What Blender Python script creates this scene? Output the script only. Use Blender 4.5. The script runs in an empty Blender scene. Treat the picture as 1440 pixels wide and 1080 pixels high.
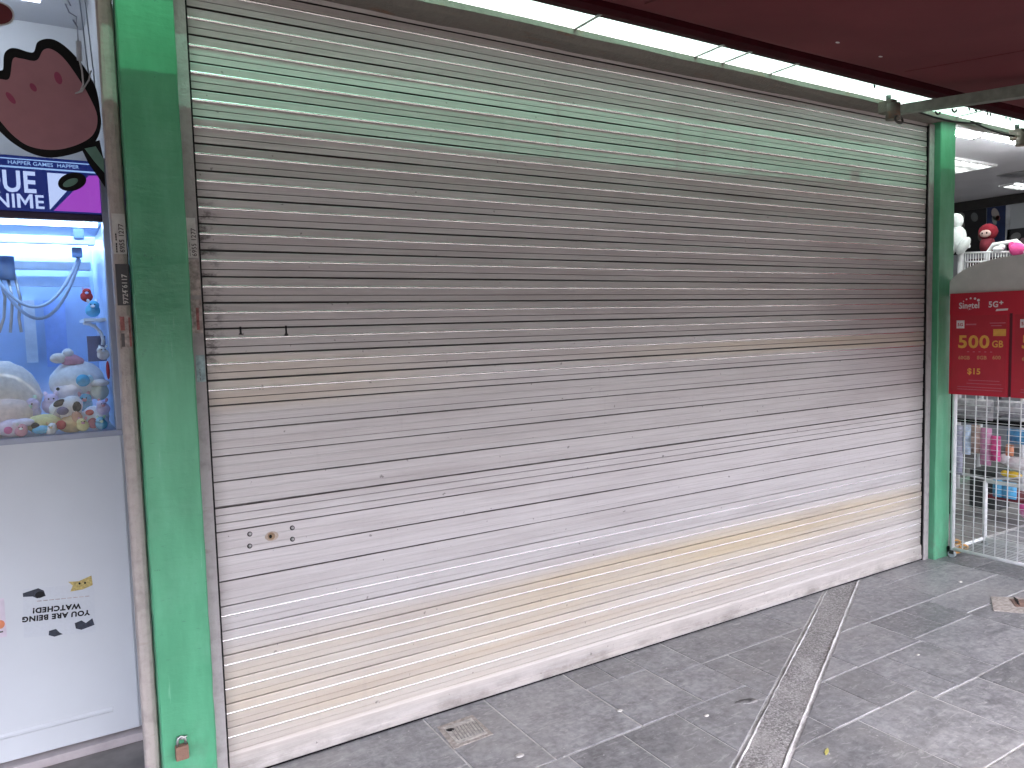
import bpy, bmesh, math, random
from mathutils import Vector, Matrix
random.seed(7)
R = math.radians
sc = bpy.context.scene
COL = sc.collection

# ------------------------------------------------------------------ camera, sky, sun, exposure
EXPOSURE = 4.12
cam_d = bpy.data.cameras.new('camera'); cam = bpy.data.objects.new('camera', cam_d); COL.objects.link(cam)
cam_d.sensor_width = 36; cam_d.lens = 1074.4 * 36 / 1440; cam_d.clip_start = .05; cam_d.clip_end = 2000
yaw, pit, roll = .5510, -.0763, -.0261
fwd = Vector((math.sin(yaw)*math.cos(pit), math.cos(yaw)*math.cos(pit), math.sin(pit)))
r0 = Vector((math.cos(yaw), -math.sin(yaw), 0)); u0 = r0.cross(fwd)
rt = r0*math.cos(roll) + u0*math.sin(roll); up = u0*math.cos(roll) - r0*math.sin(roll)
cam.matrix_world = Matrix(((rt.x, up.x, -fwd.x, 0), (rt.y, up.y, -fwd.y, -2.441), (rt.z, up.z, -fwd.z, 1.3984), (0, 0, 0, 1)))
sc.camera = cam

SUN_DIR = Vector((.10, -1.0, 2.20)).normalized()          # towards the sun
world = bpy.data.worlds.new('World'); sc.world = world; world.use_nodes = True
wn = world.node_tree; bg = wn.nodes['Background']
sky = wn.nodes.new('ShaderNodeTexSky'); sky.sky_type = 'NISHITA'; sky.sun_disc = False
sky.sun_elevation = math.asin(SUN_DIR.z); sky.sun_rotation = math.atan2(SUN_DIR.x, SUN_DIR.y)
sky.air_density = .45; sky.dust_density = 7; sky.ozone_density = .3
wn.links.new(sky.outputs[0], bg.inputs[0]); bg.inputs[1].default_value = .15
sd = bpy.data.lights.new('sun', 'SUN'); sd.energy = 2.0; sd.angle = R(.53); sd.color = (1, .95, .88)
sun = bpy.data.objects.new('sun', sd); COL.objects.link(sun); sun.location = (0, -8, 12)
sun.rotation_euler = SUN_DIR.to_track_quat('Z', 'Y').to_euler()
vs = sc.view_settings; vs.view_transform = 'Standard'; vs.look = 'None'; vs.exposure = EXPOSURE; vs.gamma = 1
vs.use_curve_mapping = False
sc.cycles.max_bounces = 7; sc.cycles.diffuse_bounces = 4; sc.cycles.transparent_max_bounces = 12
sc.cycles.caustics_reflective = False; sc.cycles.caustics_refractive = False
sc.cycles.sample_clamp_indirect = 6

# ------------------------------------------------------------------ materials
MATS = {}
def N(nt, typ, **kw):
    n = nt.nodes.new(typ)
    for k, v in kw.items(): setattr(n, k, v)
    return n
def ramp(nt, fac, stops):
    n = N(nt, 'ShaderNodeValToRGB'); e = n.color_ramp.elements
    while len(e) < len(stops): e.new(.5)
    for i, (p, c) in enumerate(stops):
        e[i].position = p; e[i].color = (c[0], c[1], c[2], 1) if not isinstance(c, (int, float)) else (c, c, c, 1)
    nt.links.new(fac, n.inputs[0]); return n.outputs[0]
def noise(nt, vec, scale, detail=4, rough=.55, dist=0):
    n = N(nt, 'ShaderNodeTexNoise'); n.inputs['Scale'].default_value = scale; n.inputs['Detail'].default_value = detail
    n.inputs['Roughness'].default_value = rough; n.inputs['Distortion'].default_value = dist
    nt.links.new(vec, n.inputs['Vector']); return n.outputs[0]
def mapping(nt, vec, scale=(1, 1, 1), loc=(0, 0, 0), rot=(0, 0, 0)):
    n = N(nt, 'ShaderNodeMapping'); n.inputs['Scale'].default_value = scale; n.inputs['Location'].default_value = loc
    n.inputs['Rotation'].default_value = rot; nt.links.new(vec, n.inputs['Vector']); return n.outputs[0]
def mix(nt, fac, a, b, mode='MIX'):
    n = N(nt, 'ShaderNodeMix', data_type='RGBA', blend_type=mode)
    for s, v in ((n.inputs[0], fac), (n.inputs[6], a), (n.inputs[7], b)):
        if isinstance(v, (int, float)): s.default_value = v
        elif isinstance(v, tuple): s.default_value = (v[0], v[1], v[2], 1)
        else: nt.links.new(v, s)
    return n.outputs[2]
def math_(nt, op, a, b=None, clamp=False):
    n = N(nt, 'ShaderNodeMath', operation=op); n.use_clamp = clamp
    for s, v in zip(n.inputs, (a, b)):
        if v is None: continue
        if isinstance(v, (int, float)): s.default_value = v
        else: nt.links.new(v, s)
    return n.outputs[0]
def smooth(nt, v, lo, hi):
    n = N(nt, 'ShaderNodeMapRange', interpolation_type='SMOOTHSTEP')
    n.inputs[1].default_value = lo; n.inputs[2].default_value = hi; nt.links.new(v, n.inputs[0]); return n.outputs[0]
def new_mat(name):
    m = bpy.data.materials.new(name); m.use_nodes = True; MATS[name] = m
    nt = m.node_tree; b = nt.nodes['Principled BSDF']; return m, nt, b
def position(nt):
    return N(nt, 'ShaderNodeNewGeometry').outputs['Position']
def objco(nt):
    return N(nt, 'ShaderNodeTexCoord').outputs['Object']
def bump(nt, b, h, strength=.2, dist=.002):
    n = N(nt, 'ShaderNodeBump'); n.inputs['Strength'].default_value = strength; n.inputs['Distance'].default_value = dist
    nt.links.new(h, n.inputs['Height']); nt.links.new(n.outputs[0], b.inputs['Normal'])
def simple(name, col, rough=.6, metal=0, var=.12, scale=18, bmp=.08, spec=.5, trans=0):
    if name in MATS: return MATS[name]
    m, nt, b = new_mat(name); p = position(nt)
    f = noise(nt, p, scale, 5)
    d = tuple(max(0, c*(1-var*1.6)) for c in col); l = tuple(min(1, c*(1+var)) for c in col)
    nt.links.new(ramp(nt, f, [(.25, d), (.72, l)]), b.inputs['Base Color'])
    b.inputs['Roughness'].default_value = rough; b.inputs['Metallic'].default_value = metal
    b.inputs['Specular IOR Level'].default_value = spec
    if bmp: bump(nt, b, noise(nt, p, scale*6, 3), bmp, .002)
    return m
def emissive(name, shown, rough=.4):
    """something lit: 'shown' is the linear value it reads in the exposed picture"""
    if name in MATS: return MATS[name]
    m, nt, b = new_mat(name)
    k = 2**-EXPOSURE; mx = max(shown)
    b.inputs['Base Color'].default_value = (.1*shown[0]/mx, .1*shown[1]/mx, .1*shown[2]/mx, 1)
    b.inputs['Emission Color'].default_value = (shown[0]/mx, shown[1]/mx, shown[2]/mx, 1)
    b.inputs['Emission Strength'].default_value = mx*k; b.inputs['Roughness'].default_value = rough
    return m
def thin_glass(name, tint=(.96, .98, .98), refl=.07):
    m, nt, b = new_mat(name); nt.nodes.remove(b); o = nt.nodes['Material Output']
    t = N(nt, 'ShaderNodeBsdfTransparent'); t.inputs[0].default_value = (*tint, 1)
    g = N(nt, 'ShaderNodeBsdfGlossy'); g.inputs['Roughness'].default_value = .03
    lw = N(nt, 'ShaderNodeFresnel'); lw.inputs[0].default_value = 1.45
    mx = N(nt, 'ShaderNodeMixShader'); nt.links.new(math_(nt, 'MULTIPLY', lw.outputs[0], refl/.04), mx.inputs[0])
    nt.links.new(t.outputs[0], mx.inputs[1]); nt.links.new(g.outputs[0], mx.inputs[2]); nt.links.new(mx.outputs[0], o.inputs[0])
    return m

def mat_shutter():
    m, nt, b = new_mat('shutter_paint'); p = position(nt)
    sep = N(nt, 'ShaderNodeSeparateXYZ'); nt.links.new(p, sep.inputs[0]); x, z = sep.outputs[0], sep.outputs[2]
    oi = N(nt, 'ShaderNodeObjectInfo').outputs['Random']
    streak = noise(nt, mapping(nt, p, (1.4, 8, 160)), 1.0, 6, .65)
    fine = noise(nt, mapping(nt, p, (4, 30, 290)), 1.0, 5, .65)
    blot = noise(nt, mapping(nt, p, (.8, 1, 9)), 1.6, 6, .65)
    col = ramp(nt, streak, [(.22, (.455, .430, .416)), (.5, (.512, .490, .472)), (.78, (.56, .543, .523))])
    col = mix(nt, .3, col, ramp(nt, fine, [(.32, (.30, .28, .275)), (.68, (.70, .68, .66))]))
    col = mix(nt, 1.0, col, ramp(nt, oi, [(0, (.92, .915, .91)), (1, (1.08, 1.07, 1.08))]), 'MULTIPLY')
    # rust-yellow run-off that settled along a few slats
    def band(z0, z1, soft):
        return math_(nt, 'MULTIPLY', smooth(nt, z, z0-soft, z0+soft), math_(nt, 'SUBTRACT', 1.0, smooth(nt, z, z1-soft, z1+soft)))
    n1 = ramp(nt, noise(nt, mapping(nt, p, (.8, 1, 14)), 1.0, 5, .6), [(.30, 0), (.7, 1)])
    s1 = math_(nt, 'MULTIPLY', band(1.235, 1.30, .012), smooth(nt, x, 1.2, 3.0))
    s2 = math_(nt, 'MULTIPLY', band(.30, .44, .04), smooth(nt, x, 1.0, 2.8))
    s3 = math_(nt, 'MULTIPLY', band(.10, .42, .07), math_(nt, 'SUBTRACT', 1.0, smooth(nt, x, 1.6, 4.2)))
    s4 = math_(nt, 'MULTIPLY', band(1.16, 1.33, .02), math_(nt, 'SUBTRACT', 1.0, smooth(nt, x, .5, 1.6)))
    st = math_(nt, 'ADD', math_(nt, 'MULTIPLY', s1, .85), math_(nt, 'MULTIPLY', s2, .85))
    s5 = band(-.05, .42, .08); st = math_(nt, 'ADD', st, math_(nt, 'MULTIPLY', s5, .22))
    st = math_(nt, 'ADD', st, math_(nt, 'MULTIPLY', s3, .50)); st = math_(nt, 'ADD', st, math_(nt, 'MULTIPLY', s4, .6))
    st = math_(nt, 'MULTIPLY', st, math_(nt, 'ADD', .5, math_(nt, 'MULTIPLY', n1, .5)), True)
    col = mix(nt, st, col, mix(nt, n1, (.56, .49, .37), (.52, .42, .275)))
    # darker hand-grime and blotches, black grease beside the left guide
    col = mix(nt, math_(nt, 'MULTIPLY', ramp(nt, blot, [(.46, 0), (.70, 1)]), .34), col, (.29, .245, .235))
    gm = math_(nt, 'MULTIPLY', math_(nt, 'SUBTRACT', 1.0, smooth(nt, x, .425, .50)), band(1.30, 1.80, .08))
    gr = ramp(nt, noise(nt, mapping(nt, p, (22, 1, 38)), 1.0, 5, .7), [(.47, 0), (.6, 1)])
    col = mix(nt, math_(nt, 'MULTIPLY', gm, gr), col, (.03, .027, .026))
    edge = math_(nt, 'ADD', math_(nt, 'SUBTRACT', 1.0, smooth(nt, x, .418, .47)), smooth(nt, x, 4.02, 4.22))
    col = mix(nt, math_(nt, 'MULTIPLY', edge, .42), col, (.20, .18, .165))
    spl = math_(nt, 'MULTIPLY', math_(nt, 'SUBTRACT', 1.0, smooth(nt, z, .005, .10)), ramp(nt, noise(nt, mapping(nt, p, (7, 1, 16)), 1, 6, .7), [(.42, 0), (.68, 1)]))
    col = mix(nt, math_(nt, 'MULTIPLY', spl, .75), col, (.17, .15, .13))
    drip = ramp(nt, noise(nt, mapping(nt, p, (26, 1, 2.2)), 1, 4, .6), [(.60, 0), (.72, 1)])
    col = mix(nt, math_(nt, 'MULTIPLY', drip, .09), col, (.22, .19, .18))
    sp = ramp(nt, noise(nt, p, 42, 2, .5), [(.715, 0), (.745, 1)])
    col = mix(nt, math_(nt, 'MULTIPLY', sp, .6), col, (.10, .085, .08))
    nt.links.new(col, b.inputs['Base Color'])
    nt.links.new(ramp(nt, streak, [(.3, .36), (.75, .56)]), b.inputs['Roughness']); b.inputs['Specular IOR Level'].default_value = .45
    b.inputs['Metallic'].default_value = .12
    bump(nt, b, noise(nt, mapping(nt, p, (4, 4, 10)), 1, 3), .10, .002)
    return m
def mat_green():
    m, nt, b = new_mat('green_column_paint'); p = position(nt)
    f = noise(nt, mapping(nt, p, (14, 14, 3)), 1, 5); g = noise(nt, p, 60, 4)
    col = ramp(nt, f, [(.25, (.060, .27, .135)), (.55, (.085, .34, .18)), (.8, (.13, .42, .24))])
    chip = ramp(nt, noise(nt, mapping(nt, p, (26, 26, 20)), 1, 4, .6), [(.70, 0), (.735, 1)])
    col = mix(nt, math_(nt, 'MULTIPLY', chip, .55), col, (.04, .14, .09))
    sp3 = N(nt, 'ShaderNodeSeparateXYZ'); nt.links.new(p, sp3.inputs[0])
    dirt = math_(nt, 'MULTIPLY', math_(nt, 'SUBTRACT', 1.0, smooth(nt, sp3.outputs[2], .0, .30)), ramp(nt, noise(nt, mapping(nt, p, (20, 20, 14)), 1, 6, .7), [(.42, 0), (.66, 1)]))
    col = mix(nt, math_(nt, 'MULTIPLY', dirt, .6), col, (.10, .13, .10))
    scr = ramp(nt, noise(nt, mapping(nt, p, (30, 30, 190), (0, 0, 0), (0, .35, 0)), 1, 3, .5), [(.70, 0), (.74, 1)])
    col = mix(nt, math_(nt, 'MULTIPLY', scr, .5), col, (.045, .16, .10))
    pale = ramp(nt, noise(nt, mapping(nt, p, (5, 5, 4)), 1, 6, .65), [(.50, 0), (.72, 1)])
    col = mix(nt, math_(nt, 'MULTIPLY', pale, .35), col, (.16, .42, .27))
    wear = ramp(nt, noise(nt, mapping(nt, p, (70, 70, 5), (2, 0, 0)), 1, 4, .6), [(.66, 0), (.74, 1)])
    col = mix(nt, math_(nt, 'MULTIPLY', wear, .3), col, (.3, .55, .42))
    nt.links.new(col, b.inputs['Base Color']); b.inputs['Roughness'].default_value = .42
    h = math_(nt, 'ADD', math_(nt, 'MULTIPLY', noise(nt, mapping(nt, p, (8, 8, 30), (0, 0, 0), (0, .5, 0)), 1, 4, .6), 1.0), math_(nt, 'MULTIPLY', g, .35))
    bump(nt, b, h, .45, .004); return m
def mat_tile():
    m, nt, b = new_mat('slate_tile'); p = position(nt); oi = N(nt, 'ShaderNodeObjectInfo').outputs['Random']
    off = N(nt, 'ShaderNodeVectorMath', operation='ADD'); nt.links.new(p, off.inputs[0])
    cx = N(nt, 'ShaderNodeCombineXYZ'); nt.links.new(math_(nt, 'MULTIPLY', oi, 9.0), cx.inputs[2]); nt.links.new(cx.outputs[0], off.inputs[1])
    q = off.outputs[0]
    a = noise(nt, mapping(nt, q, (1, 1.6, 1)), 7, 7, .62, .6); c = noise(nt, q, 40, 5, .65); d = noise(nt, p, 2.2, 6, .6, .4)
    col = ramp(nt, a, [(.30, (.12, .121, .127)), (.50, (.225, .227, .233)), (.70, (.36, .362, .368))])
    col = mix(nt, .35, col, ramp(nt, c, [(.34, (.09, .091, .096)), (.66, (.46, .46, .465))]))
    col = mix(nt, 1.0, col, ramp(nt, oi, [(0, (.74, .74, .75)), (1, (1.16, 1.16, 1.17))]), 'MULTIPLY')
    dust = ramp(nt, d, [(.48, 0), (.72, 1)])
    col = mix(nt, math_(nt, 'MULTIPLY', dust, .45), col, (.36, .35, .335))
    scuff = ramp(nt, noise(nt, mapping(nt, p, (5, 16, 1), (0, 0, 0), (0, 0, .5)), 3.2, 7, .7, 1.0), [(.54, 0), (.66, 1)])
    col = mix(nt, math_(nt, 'MULTIPLY', scuff, .5), col, (.50, .495, .485))
    spk = ramp(nt, noise(nt, p, 48, 4, .6), [(.66, 0), (.71, 1)])
    col = mix(nt, math_(nt, 'MULTIPLY', spk, .6), col, (.62, .61, .59))
    nt.links.new(col, b.inputs['Base Color']); nt.links.new(ramp(nt, a, [(.3, .30), (.7, .55)]), b.inputs['Roughness'])
    bump(nt, b, math_(nt, 'ADD', a, math_(nt, 'MULTIPLY', c, .5)), .35, .004); return m
def mat_aggregate():
    m, nt, b = new_mat('exposed_aggregate'); p = position(nt)
    v = N(nt, 'ShaderNodeTexVoronoi'); v.inputs['Scale'].default_value = 150; nt.links.new(p, v.inputs['Vector'])
    v2 = N(nt, 'ShaderNodeTexVoronoi'); v2.inputs['Scale'].default_value = 150; v2.feature = 'DISTANCE_TO_EDGE'; nt.links.new(p, v2.inputs['Vector'])
    s = N(nt, 'ShaderNodeSeparateColor'); nt.links.new(v.outputs['Color'], s.inputs[0])
    col = ramp(nt, s.outputs[0], [(0, (.13, .125, .12)), (.5, (.29, .28, .275)), (1, (.50, .49, .475))])
    col = mix(nt, ramp(nt, v2.outputs['Distance'], [(.0, 1), (.12, 0)]), col, (.26, .25, .245))
    col = mix(nt, math_(nt, 'MULTIPLY', ramp(nt, noise(nt, p, 5, 5), [(.45, 0), (.65, 1)]), .5), col, (.42, .405, .39))
    nt.links.new(col, b.inputs['Base Color']); b.inputs['Roughness'].default_value = .75
    bump(nt, b, v2.outputs['Distance'], .7, .004); return m
def mat_sheet():
    m, nt, b = new_mat('green_corrugated_sheet'); nt.nodes.remove(b); o = nt.nodes['Material Output']; p = position(nt)
    d = ramp(nt, noise(nt, mapping(nt, p, (6, 30, 1)), 1, 4), [(.3, (.06, .082, .080)), (.7, (.08, .10, .098))])
    tl = N(nt, 'ShaderNodeBsdfTranslucent'); nt.links.new(d, tl.inputs[0])
    tr = N(nt, 'ShaderNodeBsdfTransparent'); tr.inputs[0].default_value = (.19, .56, .42, 1)
    mx = N(nt, 'ShaderNodeMixShader'); mx.inputs[0].default_value = .115
    nt.links.new(tl.outputs[0], mx.inputs[1]); nt.links.new(tr.outputs[0], mx.inputs[2]); nt.links.new(mx.outputs[0], o.inputs[0]); return m
def mat_fabric():
    m, nt, b = new_mat('awning_canvas'); p = position(nt)
    f = noise(nt, mapping(nt, p, (2, 2, 2)), 1, 5); w = noise(nt, mapping(nt, p, (400, 400, 400)), 1, 2)
    nt.links.new(ramp(nt, f, [(.3, (.105, .022, .027)), (.7, (.15, .032, .038))]), b.inputs['Base Color'])
    b.inputs['Roughness'].default_value = .85; b.inputs['Specular IOR Level'].default_value = .2
    bump(nt, b, w, .2, .001); return m
def mat_rusty(name, base, rust, amt=.5):
    m, nt, b = new_mat(name); p = position(nt)
    f = noise(nt, mapping(nt, p, (6, 20, 25)), 1, 6, .65)
    col = mix(nt, ramp(nt, f, [(amt, 0), (amt+.15, 1)]), base, rust)
    col = mix(nt, math_(nt, 'MULTIPLY', ramp(nt, noise(nt, p, 30, 5), [(.48, 0), (.75, 1)]), .28), col, (.06, .05, .045))
    nt.links.new(col, b.inputs['Base Color']); b.inputs['Roughness'].default_value = .75
    bump(nt, b, noise(nt, p, 70, 5), .6, .006); return m

M_BEAD = simple('ridge_glint_metal', (.74, .71, .70), .26, .9, var=.12, scale=9, bmp=0); M_JOINT = simple('joint_shade', (.05, .041, .038), .7, var=.5, scale=14); M_JOINT2 = simple('thin_joint_shade', (.17, .15, .14), .7, var=.5, scale=14); M_SHUT = mat_shutter(); M_GREEN = mat_green(); M_TILE = mat_tile(); M_AGG = mat_aggregate(); M_SHEET = mat_sheet(); M_FAB = mat_fabric()
M_BEAM = mat_rusty('weathered_lintel', (.17, .15, .13), (.20, .10, .055), .58)
M_RAIL = mat_rusty('guide_rail_metal', (.36, .335, .325), (.27, .23, .21), .62)
M_BEIGE = mat_rusty('beige_rail_paint', (.42, .37, .335), (.32, .27, .23), .62)
def mat_grout():
    m, nt, b = new_mat('grout'); p = position(nt)
    f = noise(nt, p, 5, 6, .7, .5); g_ = noise(nt, p, 60, 4)
    col = ramp(nt, f, [(.28, (.16, .155, .15)), (.40, (.46, .45, .44)), (.62, (.74, .73, .72))])
    nt.links.new(mix(nt, .3, col, ramp(nt, g_, [(.3, (.15, .15, .14)), (.7, (.66, .65, .64))])), b.inputs['Base Color']); b.inputs['Roughness'].default_value = .9
    bump(nt, b, g_, .5, .003); return m
M_GROUT = mat_grout()
M_CONC = simple('concrete', (.22, .21, .20), .85, var=.3, scale=6, bmp=.25)
M_STREET = simple('street_asphalt', (.027, .0265, .026), .9, var=.2, scale=1.5)
M_BLACK = simple('black_plastic', (.003, .003, .0035), .6, spec=.2)
M_DARK = simple('dark_metal', (.045, .042, .04), .5, .5)
M_STEEL = simple('steel', (.45, .44, .43), .35, .9, var=.2)
M_ARM = simple('awning_arm_metal', (.19, .20, .17), .5, .2, var=.25)
M_WHITE = simple('white_laminate', (.55, .58, .60), .48, var=.03, scale=3, bmp=.02)
M_WHT = simple('white_coated_wire', (.75, .76, .75), .4, var=.08)
M_PAPER = simple('white_paper', (.62, .60, .57), .7, var=.15, scale=40)
M_INK = simple('black_ink', (.006, .006, .007), .6, spec=.25)
M_WALL = simple('white_wall_paint', (.55, .56, .58), .7, var=.06, scale=4)
M_CEIL = simple('grey_ceiling_paint', (.58, .58, .60), .85, var=.06, scale=3)
M_SLATE_FRAME = simple('grey_machine_frame', (.33, .36, .43), .4, var=.06)
M_BRASS = mat_rusty('brown_padlock', (.23, .13, .09), (.12, .07, .05), .5)
M_GLASS = thin_glass('clear_glass', refl=.022)

# ------------------------------------------------------------------ mesh helpers
ORG = {}
def org(o): return ORG.get(o.name, Vector((0, 0, 0)))
class MB:
    def __init__(s): s.v = []; s.f = []; s.sm = []
    def add(s, vs, fs, smooth=False):
        k = len(s.v); s.v += [Vector(a) for a in vs]
        for f in fs: s.f.append([i+k for i in f]); s.sm.append(smooth)
        return s
    def box(s, a, b, ch=0):
        x0, y0, z0 = (min(p, q) for p, q in zip(a, b)); x1, y1, z1 = (max(p, q) for p, q in zip(a, b))
        if ch <= 0:
            return s.add([(x0, y0, z0), (x1, y0, z0), (x1, y1, z0), (x0, y1, z0), (x0, y0, z1), (x1, y0, z1), (x1, y1, z1), (x0, y1, z1)],
                         [(0, 3, 2, 1), (4, 5, 6, 7), (0, 1, 5, 4), (1, 2, 6, 5), (2, 3, 7, 6), (3, 0, 4, 7)])
        c = min(ch, (x1-x0)*.45, (y1-y0)*.45, (z1-z0)*.45); bm = bmesh.new()
        for X in (x0, x1):
            for Y in (y0, y1):
                for Z in (z0, z1): bm.verts.new((X, Y, Z))
        bmesh.ops.convex_hull(bm, input=bm.verts[:]); bmesh.ops.dissolve_limit(bm, angle_limit=.01, verts=bm.verts[:], edges=bm.edges[:])
        bmesh.ops.bevel(bm, geom=bm.edges[:], offset=c, segments=2, profile=.6, affect='EDGES')
        bm.verts.index_update(); s.add([v.co.copy() for v in bm.verts], [[v.index for v in f.verts] for f in bm.faces]); bm.free(); return s
    def prism(s, poly, fn, d0, d1):
        """poly: 2D points; fn(u, v, d) -> 3D"""
        n = len(poly); vs = [fn(u, v, d0) for u, v in poly] + [fn(u, v, d1) for u, v in poly]
        return s.add(vs, [list(range(n)), list(range(2*n-1, n-1, -1))] + [[(i+1) % n, i, n+i, n+(i+1) % n] for i in range(n)])
    def tube(s, path, r, n=8, closed=False, cap=True):
        P = [Vector(p) for p in path]; rings = []; rr = r if isinstance(r, (list, tuple)) else [r]*len(P)
        ref = None
        for i, p in enumerate(P):
            t = (P[(i+1) % len(P)] - P[i-1]) if closed else (P[min(i+1, len(P)-1)] - P[max(i-1, 0)])
            t.normalize()
            if ref is None: ref = t.orthogonal().normalized()
            ref = (ref - t*ref.dot(t)).normalized(); b = t.cross(ref)
            rings.append([p + (ref*math.cos(a) + b*math.sin(a))*rr[i] for a in (2*math.pi*k/n for k in range(n))])
        k0 = len(s.v); s.v += [v for q in rings for v in q]; m = len(P)
        for i in range(m if closed else m-1):
            for k in range(n):
                j = (i+1) % m; s.f.append([k0+i*n+k, k0+i*n+(k+1) % n, k0+j*n+(k+1) % n, k0+j*n+k]); s.sm.append(True)
        if cap and not closed:
            s.f.append([k0+k for k in range(n-1, -1, -1)]); s.sm.append(False)
            s.f.append([k0+(m-1)*n+k for k in range(n)]); s.sm.append(False)
        return s
    def ell(s, c, r, n=14, h=9, rot=None, lump=0):
        c = Vector(c); vs = []; rnd = random.Random(int(c.x*991+c.z*7919+c.y*31))
        M = rot or Matrix.Identity(3)
        for i in range(h+1):
            th = math.pi*i/h
            for k in range(n):
                ph = 2*math.pi*k/n; q = 1+lump*(rnd.random()-.5)
                if i in (0, h): q = 1
                vs.append(c + M @ Vector((r[0]*math.sin(th)*math.cos(ph)*q, r[1]*math.sin(th)*math.sin(ph)*q, r[2]*math.cos(th)*q)))
        fs = [[i*n+k, (i+1)*n+k, (i+1)*n+(k+1) % n, i*n+(k+1) % n] for i in range(h) for k in range(n)]
        return s.add(vs, fs, True)
    def build(s, name, mat, parent=None, origin=None, kind=None):
        me = bpy.data.meshes.new(name)
        if parent is not None: o0 = org(parent)
        else:
            if origin is None:
                xs = [v.x for v in s.v]; ys = [v.y for v in s.v]; zs = [v.z for v in s.v]
                origin = ((min(xs)+max(xs))/2, (min(ys)+max(ys))/2, min(zs))
            o0 = Vector(origin)
        me.from_pydata([v - o0 for v in s.v], [], s.f); me.polygons.foreach_set('use_smooth', s.sm)
        bm = bmesh.new(); bm.from_mesh(me); bmesh.ops.recalc_face_normals(bm, faces=bm.faces[:]); bm.to_mesh(me); bm.free()
        me.materials.append(mat); o = bpy.data.objects.new(name, me); COL.objects.link(o)
        if parent is not None: o.parent = parent
        else: o.location = o0
        ORG[o.name] = o0.copy()
        if kind: o['kind'] = kind
        return o
def tag(o, label, cat, group=None):
    o['label'] = label; o['category'] = cat
    if group: o['group'] = group
    return o
def empty(name, loc, label, cat, group=None):
    o = bpy.data.objects.new(name, None); COL.objects.link(o); o.location = loc; o.empty_display_size = .1
    ORG[o.name] = Vector(loc); return tag(o, label, cat, group)
def structure(o): o['kind'] = 'structure'; return o
FRONT = lambda y: (lambda u, v, d: (u, y+d, v))              # a drawing on a plane facing the street
SIDE = lambda x: (lambda u, v, d: (x+d, -u, v))              # a drawing on a plane facing -x; u runs towards the street
def text(body, size, M, mat, name, parent=None, bold=0, depth=.0006, sx=1, align='LEFT', shear=0, origin=None):
    c = bpy.data.curves.new(name, 'FONT'); c.body = body; c.size = size; c.offset = bold; c.extrude = depth; c.align_x = align
    c.resolution_u = 3; c.shear = shear; c.space_character = 1+2.5*bold/size if bold else 1
    t = bpy.data.objects.new('tmp', c); COL.objects.link(t); bpy.context.view_layer.update()
    me = bpy.data.meshes.new_from_object(t.evaluated_get(bpy.context.evaluated_depsgraph_get()))
    bpy.data.objects.remove(t); b = MB()
    b.add([M @ Vector((v.co.x*sx, v.co.y, v.co.z)) for v in me.vertices], [list(p.vertices) for p in me.polygons])
    bpy.data.meshes.remove(me); return b.build(name, mat, parent, origin)
def MF(x, y, z, rot=0): return Matrix.Translation((x, y, z)) @ Matrix.Rotation(R(90), 4, 'X') @ Matrix.Rotation(rot, 4, 'Z')
def MS(x, u, z, rot=0): return Matrix.Translation((x, -u, z)) @ Matrix.Rotation(R(-90), 4, 'Z') @ Matrix.Rotation(R(90), 4, 'X') @ Matrix.Rotation(rot, 4, 'Z')
def catmull(P, k=5):
    n = len(P); out = []
    for i in range(n):
        p0, p1, p2, p3 = (Vector(P[(i+j-1) % n]) for j in range(4))
        for q in range(k):
            t = q/k; out.append(tuple(.5*((2*p1) + (p2-p0)*t + (2*p0-5*p1+4*p2-p3)*t*t + (3*p1-p0-3*p2+p3)*t**3)))
    return out
def ellipse(cx, cz, a, b, rot=0, n=24):
    return [(cx+a*math.cos(t)*math.cos(rot)-b*math.sin(t)*math.sin(rot), cz+a*math.cos(t)*math.sin(rot)+b*math.sin(t)*math.cos(rot)) for t in (2*math.pi*i/n for i in range(n))]
def rect(u0, v0, u1, v1): return [(u0, v0), (u1, v0), (u1, v1), (u0, v1)]

# ------------------------------------------------------------------ ground and paving
g = MB().add([(-150, -150, -.016), (150, -150, -.016), (150, 150, -.016), (-150, 150, -.016)], [(0, 1, 2, 3)])
structure(g.build('ground', M_STREET, origin=(0, 0, -.016)))
fl = MB().box((-2.2, .03, -.012), (9, 5, -.002)); structure(fl.build('shop_floor', M_CONC))
pave = MB().box((-2.2, -1.64, -.014), (8.2, .03, -.003)).build('pavement', M_GROUT); structure(pave)

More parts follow.
